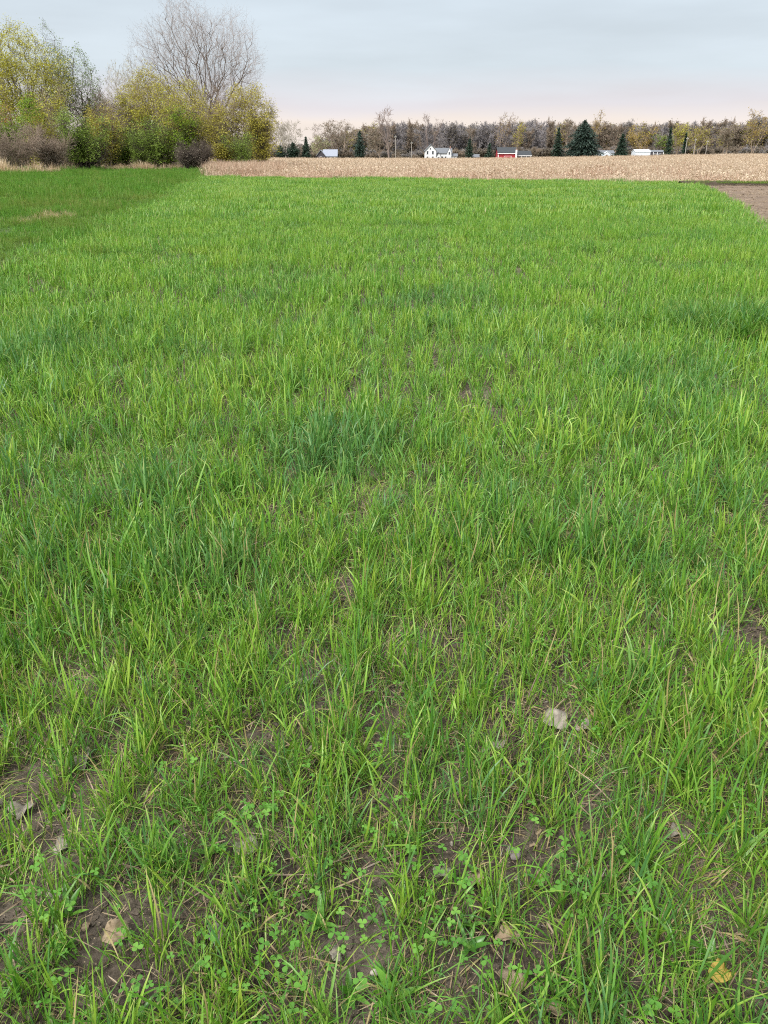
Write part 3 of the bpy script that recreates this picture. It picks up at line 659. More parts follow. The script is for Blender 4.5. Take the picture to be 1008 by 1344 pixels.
scatter('leaf_litter', frag, np.stack([x, y, zsoil(x, y) + .002], 1), np.stack([rng.normal(0, .4, N), rng.normal(0, .4, N), rng.uniform(0, 6.28, N)], 1), np.stack([s, s * rng.uniform(.4, 1, N), s * .8], 1), np.zeros(N), rng.integers(0, 8, N), 'small scraps of dead leaf strewn on the soil', 'leaf litter', DL)
LEAVES = [
    (31, 1062, .050, 0, 'pale grey dead leaf at the left edge of the foreground'),
    (82, 1120, .036, 0, 'small grey dead leaf right below the pale leaf at the left edge'),
    (318, 1122, .055, 3, 'olive grey dead leaf beside the straw heap, left of centre'),
    (152, 1236, .048, 1, 'cream curled dead leaf low at the left of the foreground'),
    (112, 1003, .058, 0, 'large grey dead leaf half hidden by rye, upper left of the foreground'),
    (400, 910, .055, 0, 'grey dead leaf in a thin spot left of the middle'),
    (724, 960, .066, 0, 'broad silver grey dead leaf on bare soil right of the middle'),
    (649, 980, .052, 0, 'grey dead leaf left of the broad silver one'),
    (768, 962, .045, 0, 'thin grey dead leaf just right of the broad silver one'),
    (711, 1162, .036, 1, 'small pinkish dead leaf right below the dark stone'),
    (579, 1165, .050, 3, 'flat pale olive dead leaf left of the dark stone'),
    (625, 1170, .042, 1, 'flat tan dead leaf between the dark stone and the pale olive leaf'),
    (664, 1243, .044, 1, 'tan dead leaf standing on edge below the dark stone'),
    (666, 1306, .054, 1, 'pale curled dead leaf at the bottom edge right of centre'),
    (841, 1216, .036, 1, 'small cream dead leaf right of the clover at lower right'),
    (889, 1102, .046, 0, 'grey white dead leaf at right, level with the dark stone'),
    (946, 1288, .042, 2, 'yellow fallen leaf near the bottom right corner'),
    (10, 846, .062, 0, 'weathered grey leaf at the left edge, farther up the field'),
    (98, 828, .058, 3, 'pale leaf in the rye at left, farther up the field'),
    (535, 862, .056, 1, 'tan leaf in a gap of the rye near the centre of the picture'),
    (75, 1188, .040, 0, 'small grey leaf beside the clover at the left edge'),
    (440, 1263, .026, 0, 'small whitish leaf on the left rim of the bare soil patch'),
    (725, 1338, .040, 1, 'brown leaf cut by the bottom edge right of centre'),
]
q = random.Random(5)
for px, py, L, m, lab in LEAVES:
    gx, gy = gp(px, py, .04); me = dead_leaf(px + py, L * .95, q.choice([.05, .12, .2])); me.materials.append(DL[m])
    o = link('dead_leaf', me, label=lab, cat='leaf', group='fallen leaves in the rye', loc=(gx, gy, float(zsoil(gx, gy)) + .009))
    o.rotation_euler = (q.uniform(-.3, .5), q.uniform(-.3, .3), q.uniform(0, 6.28))
STONE = [plain('stone_dark', (.15, .13, .12), .8, .3, .3, 30, .3), plain('stone_pale', (.42, .38, .33), .8, .3, .25, 30, .3)]
for px, py, s, m, lab in [(672, 1128, .021, 0, 'rounded dark stone on bare soil right of centre'), (285, 1236, .026, 0, 'dark stone in shade right of the cream curled leaf'), (492, 1283, .013, 1, 'small pale pebble on the bare soil patch at the bottom'), (410, 1158, .014, 1, 'pale pebble beside the straw heap near the centre of the foreground'), (985, 1112, .017, 0, 'brown stone at the right edge of the foreground')]:
    gx, gy = gp(px, py, .03); me = lump(px, s, .75, 3); me.materials.append(STONE[m])
    link('stone', me, label=lab, cat='stone', group='stones in the field', loc=(gx, gy, float(zsoil(gx, gy)) + s * .45))
for (a, b_, za, zb, lab) in [((729, 992), (824, 1072), .10, .05, 'long pale straw leaning across the rye at right'), ((305, 1303), (385, 1311), .03, .045, 'long pale straw lying flat near the bottom edge'), ((300, 1345), (385, 1290), .03, .05, 'green and tan stem crossing below the flat straw'), ((930, 1125), (985, 1080), .03, .07, 'bent pale straw beside the right edge')]:
    p0 = np.array((*gp(*a, za), za)); p1 = np.array((*gp(*b_, zb), zb)); B = Blades(a[0]); pts = [p0 + (p1 - p0) * t_ + np.array([0, 0, .012 * sin(pi * t_)]) + B.r.normal(0, .002, 3) for t_ in np.linspace(0, 1, 5)]
    for i in range(4): B.stem(pts[i], pts[i + 1], .0022 - i * .0003, .0022 - (i + 1) * .0003, 1, 5, .4)
    link('straw_stalk', B.mesh('straw_stalk', [M['straw'], M['straw']]), label=lab, cat='straw', group='single straws')

# ------------------------------------------------------------------ trees
def tubes(segs, k):
    S_ = np.asarray(segs, np.float64); A, B = S_[:, :3], S_[:, 3:6]; ra, rb = S_[:, 6], S_[:, 7]
    d = B - A; d /= np.linalg.norm(d, axis=1)[:, None] + 1e-9
    ref = np.where(np.abs(d[:, 2:3]) > .9, [[1., 0, 0]], [[0, 0, 1.]])
    u = np.cross(d, ref); u /= np.linalg.norm(u, axis=1)[:, None] + 1e-9; v = np.cross(d, u)
    th = np.arange(k) * 2 * pi / k
    ring = np.cos(th)[None, :, None] * u[:, None] + np.sin(th)[None, :, None] * v[:, None]
    V = np.concatenate([A[:, None] + ring * ra[:, None, None], B[:, None] + ring * rb[:, None, None]], 1)
    i = np.arange(k); j = (i + 1) % k; f = np.stack([i, j, j + k, i + k], 1)
    F = (f[None] + (np.arange(len(S_)) * 2 * k)[:, None, None]).reshape(-1, 4)
    return V.reshape(-1, 3), F
def clumpy(P, rg, scale, lo):
    """Keep points unevenly, so that a crown has dense clumps and gaps."""
    v = .5 * vnoise(P[:, 0] + 3 * P[:, 2], P[:, 1] + 1.7 * P[:, 2], scale, 301) + .5 * vnoise(P[:, 0] - 1.3 * P[:, 2], P[:, 2], scale * .8, 302)
    return P[rg.random(len(P)) < np.clip(lo + (v - .33) * 3.2, 0, 1)]
def leaf_quads(P, size, rg, flat=.4, tri=False):
    n = len(P); d1 = rg.normal(size=(n, 3)); d1[:, 2] *= flat; d1 /= np.linalg.norm(d1, axis=1)[:, None]
    d2 = rg.normal(size=(n, 3)); d2[:, 2] *= flat; d2 -= (d2 * d1).sum(1)[:, None] * d1; d2 /= np.linalg.norm(d2, axis=1)[:, None]
    s = (size * rg.uniform(.6, 1.3, n))[:, None]
    nn = np.cross(d1, d2) * s * .25
    if tri:
        V = np.stack([P - d1 * s, P + d1 * s * .7 - d2 * s * .65, P + d1 * s * .5 + d2 * s * .7 + nn], 1); return V.reshape(-1, 3), np.arange(3 * n).reshape(-1, 3)
    V = np.stack([P - d1 * s, P - d2 * s * .55 + nn, P + d1 * s, P + d2 * s * .55 + nn], 1)
    return V.reshape(-1, 3), np.arange(4 * n).reshape(-1, 4)
def grow(seed, stems, H, spread, kids=(9, 6, 5), lens=(.5, .5, .55), ang=(.6, .7, .8), wander=.10, trop=.10, r0=.18, start=(.25, .2, .1), lean=.3, nseg=(8, 5, 4, 2), vary=.8, dome=0.0):
    q = random.Random(seed); segs = []; tips = []
    def nrm(a, b, c):
        l = math.sqrt(a * a + b * b + c * c) or 1; return a / l, b / l, c / l
    def br(p, d, L, r, lev):
        n = nseg[lev]; st = L / n; last = lev == len(kids)
        k = 0 if last else kids[lev]; due = 0.0
        for i in range(n):
            d = nrm(d[0] + q.gauss(0, wander), d[1] + q.gauss(0, wander), d[2] + q.gauss(0, wander) + trop)
            p2 = (p[0] + d[0] * st, p[1] + d[1] * st, p[2] + d[2] * st)
            rr = r * (1 - .82 * i / n); r2 = r * (1 - .82 * (i + 1) / n)
            segs.append((*p, *p2, rr, r2))
            f = (i + 1) / n
            if last: tips.append((*p2, *d))
            elif f > start[lev]:
                due += k / (n * (1 - start[lev]))
                while due >= 1:
                    due -= 1; t_ = q.random()
                    b = tuple(p[j] + (p2[j] - p[j]) * t_ for j in range(3))
                    az = q.uniform(0, 6.283); a = ang[lev] * q.uniform(.6, 1.3)
                    ref = (1, 0, 0) if abs(d[2]) > .8 else (0, 0, 1)
                    u = nrm(d[1] * ref[2] - d[2] * ref[1], d[2] * ref[0] - d[0] * ref[2], d[0] * ref[1] - d[1] * ref[0])
                    v = (d[1] * u[2] - d[2] * u[1], d[2] * u[0] - d[0] * u[2], d[0] * u[1] - d[1] * u[0])
                    nd = tuple(d[j] * cos(a) + (u[j] * cos(az) + v[j] * sin(az)) * sin(a) for j in range(3))
                    br(b, nd, L * lens[lev] * q.uniform(.6, 1.15) * (1.1 - .45 * f), max(rr * .55, .006), lev + 1)
            p = p2
    for s_ in range(stems):
        vl = q.uniform(vary, 1); u_ = math.sqrt((s_ + q.uniform(.2, .8)) / stems)
        az = q.uniform(0, 6.283) if stems < 3 else 2.4 * s_ + q.uniform(-.35, .35) + seed
        vl *= 1 - dome * u_ * u_; le = lean * (.12 + u_) if stems > 1 else lean * .2
        br((cos(az) * spread * .008 * (stems > 2), sin(az) * spread * .008 * (stems > 2), -.1), nrm(cos(az) * le, sin(az) * le, 1), H * vl / math.sqrt(1 + .3 * le * le), r0 * q.uniform(.7, 1), 0)
    return np.array(segs), np.array(tips)

def branch_tree(seed, H, W_, n=1200, bf=.35, cz=.6, rz=.42, fork=.12, shell=.5, egg=.25, gaps=.35, rtip=.012, rmax=.22):
    """Branches that fill a crown: points in a domed envelope joined by a minimum spanning tree that also keeps the way to the root short."""
    rg = np.random.default_rng(seed); P = []
    while len(P) < n:
        v = rg.normal(size=3); v /= np.linalg.norm(v); v *= rg.random() ** (shell / 3 * 1.2)
        z = cz * H + v[2] * rz * H; w = W_ / 2 * (1 + egg * v[2]) * (1 + .10 * sin(5 * math.atan2(v[1], v[0]) + seed) * (v[2] + .6))
        p = np.array([v[0] * w, v[1] * w, z * (1 + .05 * sin(7 * v[0] + seed))])
        if rg.random() < gaps and vnoise(p[0] + 2.1 * p[2], p[1] - 1.4 * p[2], W_ * .11, 305) < .45: continue
        P.append(p)
    base = [np.array([0, 0, -.1]), np.array([rg.normal(0, .05), rg.normal(0, .05), fork * H * .5]), np.array([rg.normal(0, .1), rg.normal(0, .1), fork * H])]
    A = np.array(base + P); N = len(A); par = np.full(N, -1); plen = np.zeros(N); par[1] = 0; par[2] = 1; plen[1] = fork * H * .5; plen[2] = fork * H
    cost = np.full(N, 1e9); link_ = np.zeros(N, int); order = [0, 1, 2]; todo = np.ones(N, bool); todo[:3] = False
    def update(i):
        d = np.linalg.norm(A - A[i], axis=1); c = d + bf * (plen[i] + d); m = todo & (c < cost); cost[m] = c[m]; link_[m] = i
    update(2)
    for _ in range(N - 3):
        i = int(np.argmin(np.where(todo, cost, 1e9))); j = link_[i]; par[i] = j; plen[i] = plen[j] + np.linalg.norm(A[i] - A[j]); todo[i] = False; order.append(i); update(i)
    cnt = np.ones(N)
    for i in reversed(order):
        if par[i] >= 0: cnt[par[i]] += cnt[i]
    r = np.minimum(rtip * cnt ** .42, rmax)
    segs = np.array([(*A[par[i]], *A[i], min(r[par[i]], r[i] * 1.5), r[i]) for i in range(N) if par[i] >= 0])
    out = A[3:] - A[par[3:]]; out /= np.linalg.norm(out, axis=1)[:, None] + 1e-9
    return segs, np.column_stack([A[3:], out])

TREEMESH = {}
def tree_meshes(key, seed, bark, leafm, H, W, stems=1, fine=3, nleaf=4, lsize=.12, lspread=.35, twl=.5, twr=.008, lowcut=0.0, twig=None, crown=None, **kw):
    """Grow a tree, fit it to height H and width W, return (trunk mesh, crown mesh)."""
    if key in TREEMESH: return TREEMESH[key]
    rg = np.random.default_rng(seed)
    segs, tips = branch_tree(seed, H, W, **crown) if crown else grow(seed, stems, H, W, **kw)
    top = np.percentile(tips[:, 2], 97.5); wid = np.percentile(np.hypot(tips[:, 0], tips[:, 1]), 96) * 2
    sz, sx = (1, 1) if crown else (H / top, W / wid)
    for c in (0, 1, 3, 4): segs[:, c] *= sx
    for c in (2, 5): segs[:, c] *= sz
    tips[:, :2] *= sx; tips[:, 2] *= sz
    big = segs[:, 6] > .022
    tv, tf = tubes(segs[big], 6)
    V, F, mi, R = [], [], [], []; n = 0
    def add(v, f, m, r):
        nonlocal n
        V.append(v); F.append(f + n); mi.append(np.full(len(f), m)); R.append(r); n += len(v)
    sm = segs[~big]
    if len(sm): a, b = tubes(np.column_stack([sm[:, :6], np.maximum(sm[:, 6:], twr)]), 3); add(a, b, 0, np.repeat(rg.random(len(sm)), 6))
    if fine:
        T = np.repeat(tips, fine, 0); d = T[:, 3:] + rg.normal(0, .55, (len(T), 3)); d[:, 2] += .25; d /= np.linalg.norm(d, axis=1)[:, None]
        P = T[:, :3] + rg.normal(0, twl * .12, (len(T), 3)); E = P + d * (twl * rg.uniform(.5, 1.2, len(T)))[:, None]
        a, b = tubes(np.column_stack([P, E, np.full(len(T), twr), np.full(len(T), twr * .6)]), 3); add(a, b, 0, np.repeat(rg.random(len(T)), 6))
    if nleaf:
        T = np.repeat(tips[:, :3], nleaf, 0); P = T + rg.normal(0, lspread, T.shape)
        P = clumpy(P[P[:, 2] > max(.15, lowcut)], rg, max(.6, W * .11), .12)
        a, b = leaf_quads(P, lsize, rg, tri=True); add(a, b, 1, np.repeat(rg.random(len(P)), 3))
    tr = mesh(key + '_trunk', tv, tf, [bark], smooth=True)
    cr_ = mesh(key + '_crown', np.concatenate(V), F, [twig or bark, leafm], np.concatenate(mi), attrs={'rnd': np.concatenate(R)})
    TREEMESH[key] = (tr, cr_); return tr, cr_
def tree(name, px, dist, meshes, label, cat='tree', group=None, sc=(1, 1, 1), rz=0.0):
    x, y = at(px, dist); z = float(terrain(x, y))
    t = link(name, None, label=label, cat=cat, group=group, loc=(x, y, z), rz=rz); t.scale = sc
    link('trunk', meshes[0], t); link('crown', meshes[1], t)
    return t
def hgt(py, dist, px=0):
    return 1.6 + (HORIZON - py) / 1230 * dist - float(terrain(at(px, dist)[0], dist))

BK = {'twig': bark_mat('bark_twig', (.27, .24, .23), (.38, .335, .32)), 'grey': bark_mat('bark_grey', (.17, .14, .125), (.30, .25, .22)), 'dark': bark_mat('bark_dark', (.07, .056, .047), (.14, .112, .09)), 'brown': bark_mat('bark_brown', (.20, .15, .115), (.33, .26, .20)), 'pink': bark_mat('bark_pinkish', (.20, .155, .14), (.30, .24, .21)), 'pale': bark_mat('bark_pale', (.30, .27, .23), (.45, .41, .35)), 'purple_hazed': bark_mat('bark_purple_hazed', (.205, .19, .195), (.275, .255, .26))}  # last entry: far wood bark, greyed and paled to paint in distance haze
LF = {'yellow': leaf_mat('leaf_yellow_green', (.33, .32, .04), (.50, .48, .075)), 'olive': leaf_mat('leaf_olive', (.31, .28, .045), (.46, .42, .08)), 'green': leaf_mat('leaf_green', (.15, .225, .035), (.26, .36, .065)), 'bright': leaf_mat('leaf_bright', (.16, .26, .02), (.26, .38, .04)), 'bud': leaf_mat('leaf_buds', (.24, .20, .18), (.34, .285, .26)), 'pale': leaf_mat('leaf_pale', (.32, .34, .16), (.46, .46, .26)), 'rust': leaf_mat('leaf_rust', (.30, .15, .05), (.42, .24, .08)), 'sparse': leaf_mat('leaf_blue_green', (.15, .22, .08), (.26, .33, .13)), 'brown': leaf_mat('leaf_brownish', (.18, .155, .115), (.26, .225, .165)), 'gold': leaf_mat('leaf_gold', (.36, .25, .06), (.46, .36, .10))}

HG = 'trees and shrubs of the hedgerow'
def W(px_w, d): return px_w * d / 1119
# the tall bare tree
tree('bare_tree', 271, 112, tree_meshes('maple', 3, BK['dark'], LF['bud'], hgt(12, 112), W(160, 112), fine=3, nleaf=6, lsize=.045, lspread=.45, twl=1.1, twr=.0055, twig=BK['twig'],
     crown=dict(n=3600, bf=.95, cz=.60, rz=.385, fork=.07, shell=.8, egg=.12, gaps=.25, rtip=.0075, rmax=.18)), 'tall bare tree with a rounded crown of fine twigs rising over the hedgerow', group=HG)
def leafing(px, d, py, w, seed, bark, leaf, label, n=1100, nleaf=22, lsize=.08, lspread=.32, fine=2, twl=.6, twr=.008, **cr):
    c = dict(n=n, bf=.6, cz=.62, rz=.38, fork=.12, shell=.8, egg=0.0, gaps=.6, rtip=.007, rmax=.13); c.update(cr)
    tree('leafing_tree', px, d, tree_meshes('leafing%d' % seed, seed, BK[bark], LF[leaf], hgt(py, d), W(w, d), fine=fine, nleaf=nleaf, lsize=lsize, lspread=lspread, twl=twl, twr=twr, crown=c), label, group=HG)
leafing(44, 100, 46, 124, 7, 'dark', 'yellow', 'large rounded yellow green tree at the left end of the hedgerow', n=1900, nleaf=34, lspread=.36)
leafing(112, 103, 70, 66, 12, 'dark', 'sparse', 'thin leaved pale green tree just right of the large rounded one', n=800, nleaf=16)
leafing(88, 106, 40, 36, 15, 'dark', 'sparse', 'slim sparse tree poking out above the large rounded one', n=420, nleaf=10, rz=.36)
leafing(176, 116, 82, 56, 18, 'pale', 'pale', 'pale wispy tree in the gap left of the tall bare one', n=700, nleaf=7, lsize=.06, fine=3, twr=.012)
leafing(206, 106, 92, 72, 21, 'brown', 'olive', 'olive yellow tree at the left foot of the tall bare tree', n=1100)
leafing(330, 104, 114, 66, 24, 'brown', 'olive', 'olive yellow tree at the right end of the hedgerow', n=1100, cz=.56, rz=.44)
leafing(254, 104, 106, 60, 27, 'brown', 'yellow', 'yellowish open tree right in front of the tall bare tree', n=700, nleaf=14)
leafing(150, 108, 128, 56, 29, 'brown', 'brown', 'low brownish budding tree in the dip left of the pale wispy one', n=700, nleaf=14)
# green shrubs
SHRUBS = {}
def shrub(px, d, py, w, seed, leaf, label, nleaf=9, bark='dark', lsize=.10, stems=8, name='green_shrub', fine=1, low=.5):
    """Shrubs of one colour share up to two grown forms, turned and stretched to their own size."""
    H_, W_ = hgt(py, d), W(w, d); forms = SHRUBS.setdefault((leaf, bark), [])
    if len(forms) < 2:
        forms.append((tree_meshes('shrub%d' % seed, seed, BK[bark], LF[leaf], H_, W_, stems=stems, fine=fine, nleaf=int(nleaf * 1.6), lsize=lsize * .8, lspread=.4, twl=.8, lowcut=low, vary=.35, kids=(6, 5, 3), lens=(.5, .5, .5), ang=(.6, .8, .8), r0=.05, lean=.75, start=(.2, .15, .1), nseg=(6, 4, 3, 2)), H_, W_)); f = forms[-1]
    else: f = forms[seed % 2]
    return tree(name, px, d, f[0], label, 'shrub', HG, (W_ / f[2], W_ / f[2], H_ / f[1]), (seed * 1.7) % 6.28)
shrub(108, 88, 156, 62, 31, 'green', 'round mid green shrub with a dark base, left of centre in the hedgerow', 9, low=.9)
shrub(205, 98, 164, 62, 33, 'green', 'green shrub below the olive yellow tree', 7)
shrub(243, 99, 152, 50, 35, 'bright', 'fresh green shrub in front of the tall bare trunk', 7)
shrub(160, 99, 172, 50, 37, 'green', 'loose green shrub between the round shrub and the olive tree', 4)
shrub(296, 98, 168, 52, 39, 'olive', 'olive shrub at the right foot of the tall bare tree', 5)
shrub(345, 101, 150, 36, 41, 'olive', 'narrow olive shrub closing the right end of the hedgerow', 6)
shrub(16, 84, 138, 60, 43, 'bright', 'bright green shrub at the left edge of the hedgerow', 14)
shrub(38, 92, 146, 40, 45, 'rust', 'rust coloured shrub beside the bright green one at left', 4)
shrub(84, 93, 124, 62, 47, 'pale', 'pale olive shrub under the yellow green tree', 3, bark='brown')
shrub(318, 97, 180, 44, 49, 'green', 'low green shrub behind the dead stalks at the hedgerow end', 6)
shrub(182, 97, 176, 40, 51, 'green', 'low green shrub left of the green shrub under the olive tree', 6)
shrub(58, 90, 138, 56, 55, 'yellow', 'yellowish shrub between the rust coloured and the pale olive ones', 9, bark='brown')
shrub(140, 96, 150, 52, 56, 'olive', 'olive shrub right of the round mid green one', 8, bark='brown')
shrub(225, 101, 128, 62, 57, 'yellow', 'tall yellow green shrub left of the tall bare trunk', 8, bark='brown')
shrub(274, 100, 140, 58, 58, 'olive', 'tall olive shrub right in front of the tall bare trunk', 8, bark='brown')
shrub(10, 94, 112, 70, 59, 'yellow', 'tall yellow green shrub below the large rounded tree at left', 10, bark='brown')
shrub(186, 103, 134, 56, 60, 'yellow', 'yellow green shrub below the pale wispy tree', 6, bark='brown')
# leafless shrubs and thickets
THICKETS = {}
def bare(px, d, py, w, seed, label, bark='purple_hazed', stems=14, name='bare_shrub', fine=2, lean=.6, twr=.012):
    H_, W_ = hgt(py, d), W(w, d); forms = THICKETS.setdefault((bark, lean > .45), [])
    if len(forms) < 2:
        forms.append((tree_meshes('bare%d' % seed, seed, BK[bark], LF['brown'], H_, W_, stems=stems, fine=fine, nleaf=2, lsize=.06, lspread=.4, twl=.75, twr=twr, vary=.5, kids=(5, 4, 3), lens=(.5, .5, .5), ang=(.5, .7, .8), r0=.045, lean=lean, start=(.15, .15, .1), nseg=(6, 4, 3, 2)), H_, W_)); f = forms[-1]
    else: f = forms[seed // 2 % 2]
    return tree(name, px, d, f[0], label, 'shrub', HG, (W_ / f[2], W_ / f[2], H_ / f[1]), (seed * 1.3) % 6.28)
bare(18, 80, 166, 84, 61, 'grey bare shrub nearest the left edge, above the dead grass', 'brown', 11)
bare(66, 84, 176, 50, 63, 'brown bare shrub left of the round green shrub', 'brown')
bare(148, 103, 140, 54, 65, 'upright bare brown thicket left of the olive tree', 'brown', 14, lean=.22)
bare(128, 105, 132, 50, 66, 'upright bare brown thicket behind the round green shrub', 'brown', 12, lean=.25)
bare(184, 108, 138, 60, 67, 'upright bare thicket behind the green shrub under the olive tree', 'pink', 14, lean=.25)
bare(252, 94, 192, 44, 69, 'dark bramble thicket below the tall bare tree', 'dark', 16, lean=.9)
bare(262, 106, 150, 66, 70, 'bare thicket hiding the foot of the tall bare tree', 'brown', 20, lean=.4)
bare(228, 104, 140, 56, 71, 'bare brown thicket left of the tall bare trunk', 'brown', 14, lean=.4)
bare(290, 104, 132, 62, 73, 'bare brown thicket right of the tall bare trunk', 'brown', 14, lean=.4)
bare(110, 90, 190, 58, 75, 'dark leafless growth at the foot of the round green shrub', 'dark', 18, lean=.9)
bare(340, 106, 160, 50, 77, 'bare thicket inside the right end of the hedgerow', 'brown', 12, lean=.4)
bare(60, 100, 128, 70, 79, 'bare thicket under the large yellow green tree', 'brown', 14, lean=.35)
bare(205, 104, 168, 70, 83, 'dark bare undergrowth behind the low green shrubs', 'dark', 18, lean=.7)
bare(150, 102, 176, 60, 85, 'dark bare undergrowth behind the loose green shrub', 'dark', 18, lean=.7)

# ------------------------------------------------------------------ far trees
def far_bare(key, seed, bark, leaf, H, W_, stems=1, nleaf=2, lsize=.22, fine=1, twr=.05, kids=(7, 4, 3), lean=.3, ls=.7, start=(.25, .15, .1)):
    return tree_meshes(key, seed, BK[bark], LF[leaf], H, W_, stems=stems, fine=fine, nleaf=nleaf, lsize=lsize, lspread=ls, twl=1.3, twr=twr, kids=kids, lens=(.45, .5, .5), ang=(.55, .7, .8), r0=.3, lean=lean, start=start, nseg=(5, 3, 2, 2))
FG = 'trees in front of the far wood'
def ft(name, px, d, py, w, seed, bark, leaf, label, **kw):
    return tree(name, px, d, far_bare('ft%d' % seed, seed, bark, leaf, hgt(py, d, px), W(w, d), **kw), label, 'tree', FG)
ft('bare_tree', 378, 400, 157, 52, 201, 'pale', 'bud', 'pale bare tree just right of the hedgerow end', stems=4, nleaf=0, twr=.06)
ft('bare_tree', 366, 410, 164, 36, 202, 'pale', 'bud', 'pale bare tree half hidden by the hedgerow end', stems=3, nleaf=0, twr=.06)
ft('bare_tree', 446, 440, 160, 66, 203, 'brown', 'brown', 'broad brown budding tree behind the grey roofed house', stems=3, nleaf=5, lsize=.3)
ft('bare_tree', 500, 430, 168, 34, 204, 'brown', 'brown', 'brown budding tree right of the columnar evergreen', stems=2, nleaf=4, lsize=.3)
ft('bare_tree', 511, 425, 146, 36, 205, 'pink', 'bud', 'tallest bare tree over the far wood, left of the white farmhouse', stems=3, nleaf=0, twr=.055)
ft('bare_tree', 565, 470, 153, 34, 206, 'pink', 'bud', 'bare tree topping the wood above the white farmhouse', stems=2, nleaf=0)
ft('bare_tree', 657, 440, 152, 34, 207, 'pink', 'gold', 'pinkish bare tree above the red barn', stems=2, nleaf=2)
ft('leafing_tree', 676, 436, 162, 24, 208, 'brown', 'olive', 'slim olive tree right above the red barn', stems=2, nleaf=4, lsize=.3)
ft('leafing_tree', 768, 440, 152, 34, 209, 'brown', 'gold', 'tan budding tree rising behind the big spruce', stems=2, nleaf=3, lsize=.3)
ft('leafing_tree', 742, 440, 160, 30, 210, 'brown', 'brown', 'tan budding tree between the slim spruce and the big spruce', stems=2, nleaf=3, lsize=.3)
ft('leafing_tree', 843, 440, 169, 44, 211, 'brown', 'gold', 'rounded orange tan tree behind the long white shed', stems=3, nleaf=6, lsize=.3)
ft('leafing_tree', 872, 436, 178, 28, 212, 'brown', 'green', 'small green tree behind the right end of the white shed', stems=3, nleaf=6, lsize=.3)
ft('leafing_tree', 888, 428, 165, 32, 213, 'brown', 'yellow', 'yellow green willow left of the utility poles', stems=3, nleaf=6, lsize=.3)
ft('leafing_tree', 914, 432, 170, 36, 214, 'brown', 'olive', 'olive willow behind the utility poles', stems=3, nleaf=5, lsize=.3)
ft('leafing_tree', 986, 420, 149, 44, 215, 'brown', 'gold', 'tall tan tree at the right edge of the far wood', stems=3, nleaf=4, lsize=.3)
ft('leafing_tree', 952, 430, 168, 40, 216, 'brown', 'brown', 'rounded brown tree left of the tall tan one', stems=3, nleaf=5, lsize=.3)
ft('leafing_tree', 420, 430, 180, 30, 217, 'brown', 'pale', 'low pale green tree behind the grey roofed house', stems=3, nleaf=5, lsize=.28)
ft('bare_tree', 430, 470, 166, 50, 218, 'pink', 'brown', 'thin brown tree at the left end of the far wood', stems=3, nleaf=2)

# evergreens
NEED = [leaf_mat('needles_dark', (.022, .045, .03), (.05, .085, .055), .1), leaf_mat('needles_blue', (.03, .055, .045), (.065, .10, .075), .1)]
def conifer(key, seed, H, W_, needles, shape='cone', gaps=0.0):
    rg = np.random.default_rng(seed); segs = [(0, 0, -.2, 0, 0, H * .97, W_ * .03, .03)]; LP = []; LS = []; bs = []
    nl = int(max(14, H * 2.4))
    for i in range(nl):
        f = (i + .3) / nl; z = H * (.04 + .95 * f)
        R = W_ / 2 * ((1 - f) ** .72 if shape == 'cone' else min(1, 1.35 * (1 - f) ** .8) * (.7 + .3 * min(1, f * 4)))
        R *= rg.uniform(.66, 1.14)
        nb = max(5, int(5 + R * 3))
        for j in range(nb):
            if rg.random() < gaps: continue
            a = 2 * pi * (j + rg.uniform(0, .8)) / nb; r_ = R * rg.uniform(.7, 1.12); dr = -.22 * r_ if shape == 'cone' else .5 * r_
            e = (cos(a) * r_, sin(a) * r_, z + dr); bs.append((0, 0, z, *e, .04, .015))
            m = max(3, int(r_ * 2.6))
            for t_ in np.linspace(.25, 1, m):
                for _ in range(2): LP.append((e[0] * t_ + rg.normal(0, .16), e[1] * t_ + rg.normal(0, .16), z + dr * t_ * t_ + rg.normal(0, .10) - .08)); 
    LP.append((0, 0, H)); a, b = leaf_quads(np.array(LP), .36, rg, .35); tv, tf = tubes(segs, 7); bv, bf = tubes(bs, 3)
    V = np.concatenate([bv, a]); F = np.concatenate([bf, b + len(bv)])
    return mesh(key + '_trunk', tv, tf, [BK['dark']]), mesh(key + '_crown', V, F, [BK['dark'], needles], [0] * len(bf) + [1] * len(b), attrs={'rnd': np.concatenate([np.zeros(len(bv)), np.repeat(rg.random(len(LP)), 4)])})
CG = 'evergreens in front of the far wood'
def ev(px, d, py, w, seed, label, shape='cone', nd=0, gaps=0.0, name='spruce_tree'):
    tree(name, px, d, conifer('ev%d' % seed, seed, hgt(py, d, px), W(w, d), NEED[nd], shape, gaps), label, 'evergreen', CG)
ev(472, 395, 172, 17, 301, 'columnar evergreen standing alone right of the grey roofed house', 'col', 1, name='cedar_tree')
ev(402, 400, 179, 18, 302, 'dark pointed evergreen left of the grey roofed house', 'cone')
ev(385, 398, 187, 22, 303, 'low dark evergreen between the hedgerow end and the pointed one', 'col', name='cedar_tree')
ev(368, 396, 191, 18, 304, 'lowest dark evergreen touching the hedgerow end', 'col', name='cedar_tree')
ev(616, 405, 181, 18, 305, 'dark evergreen right of the white farmhouse', 'cone', 0, .1)
ev(642, 405, 187, 16, 306, 'dark evergreen left of the red barn', 'cone')
ev(731, 392, 167, 20, 307, 'slim dark spruce left of the big spruce', 'cone')
ev(764, 388, 157, 66, 308, 'big broad spruce, largest evergreen in front of the far wood', 'cone', 1)
ev(815, 392, 175, 26, 309, 'broad dark spruce between the two white buildings', 'cone')
ev(876, 398, 167, 12, 310, 'ragged slim spruce right of the white shed', 'cone', 0, .25)
ev(897, 400, 174, 7, 311, 'very narrow dark evergreen beside the utility poles', 'col', name='cedar_tree')

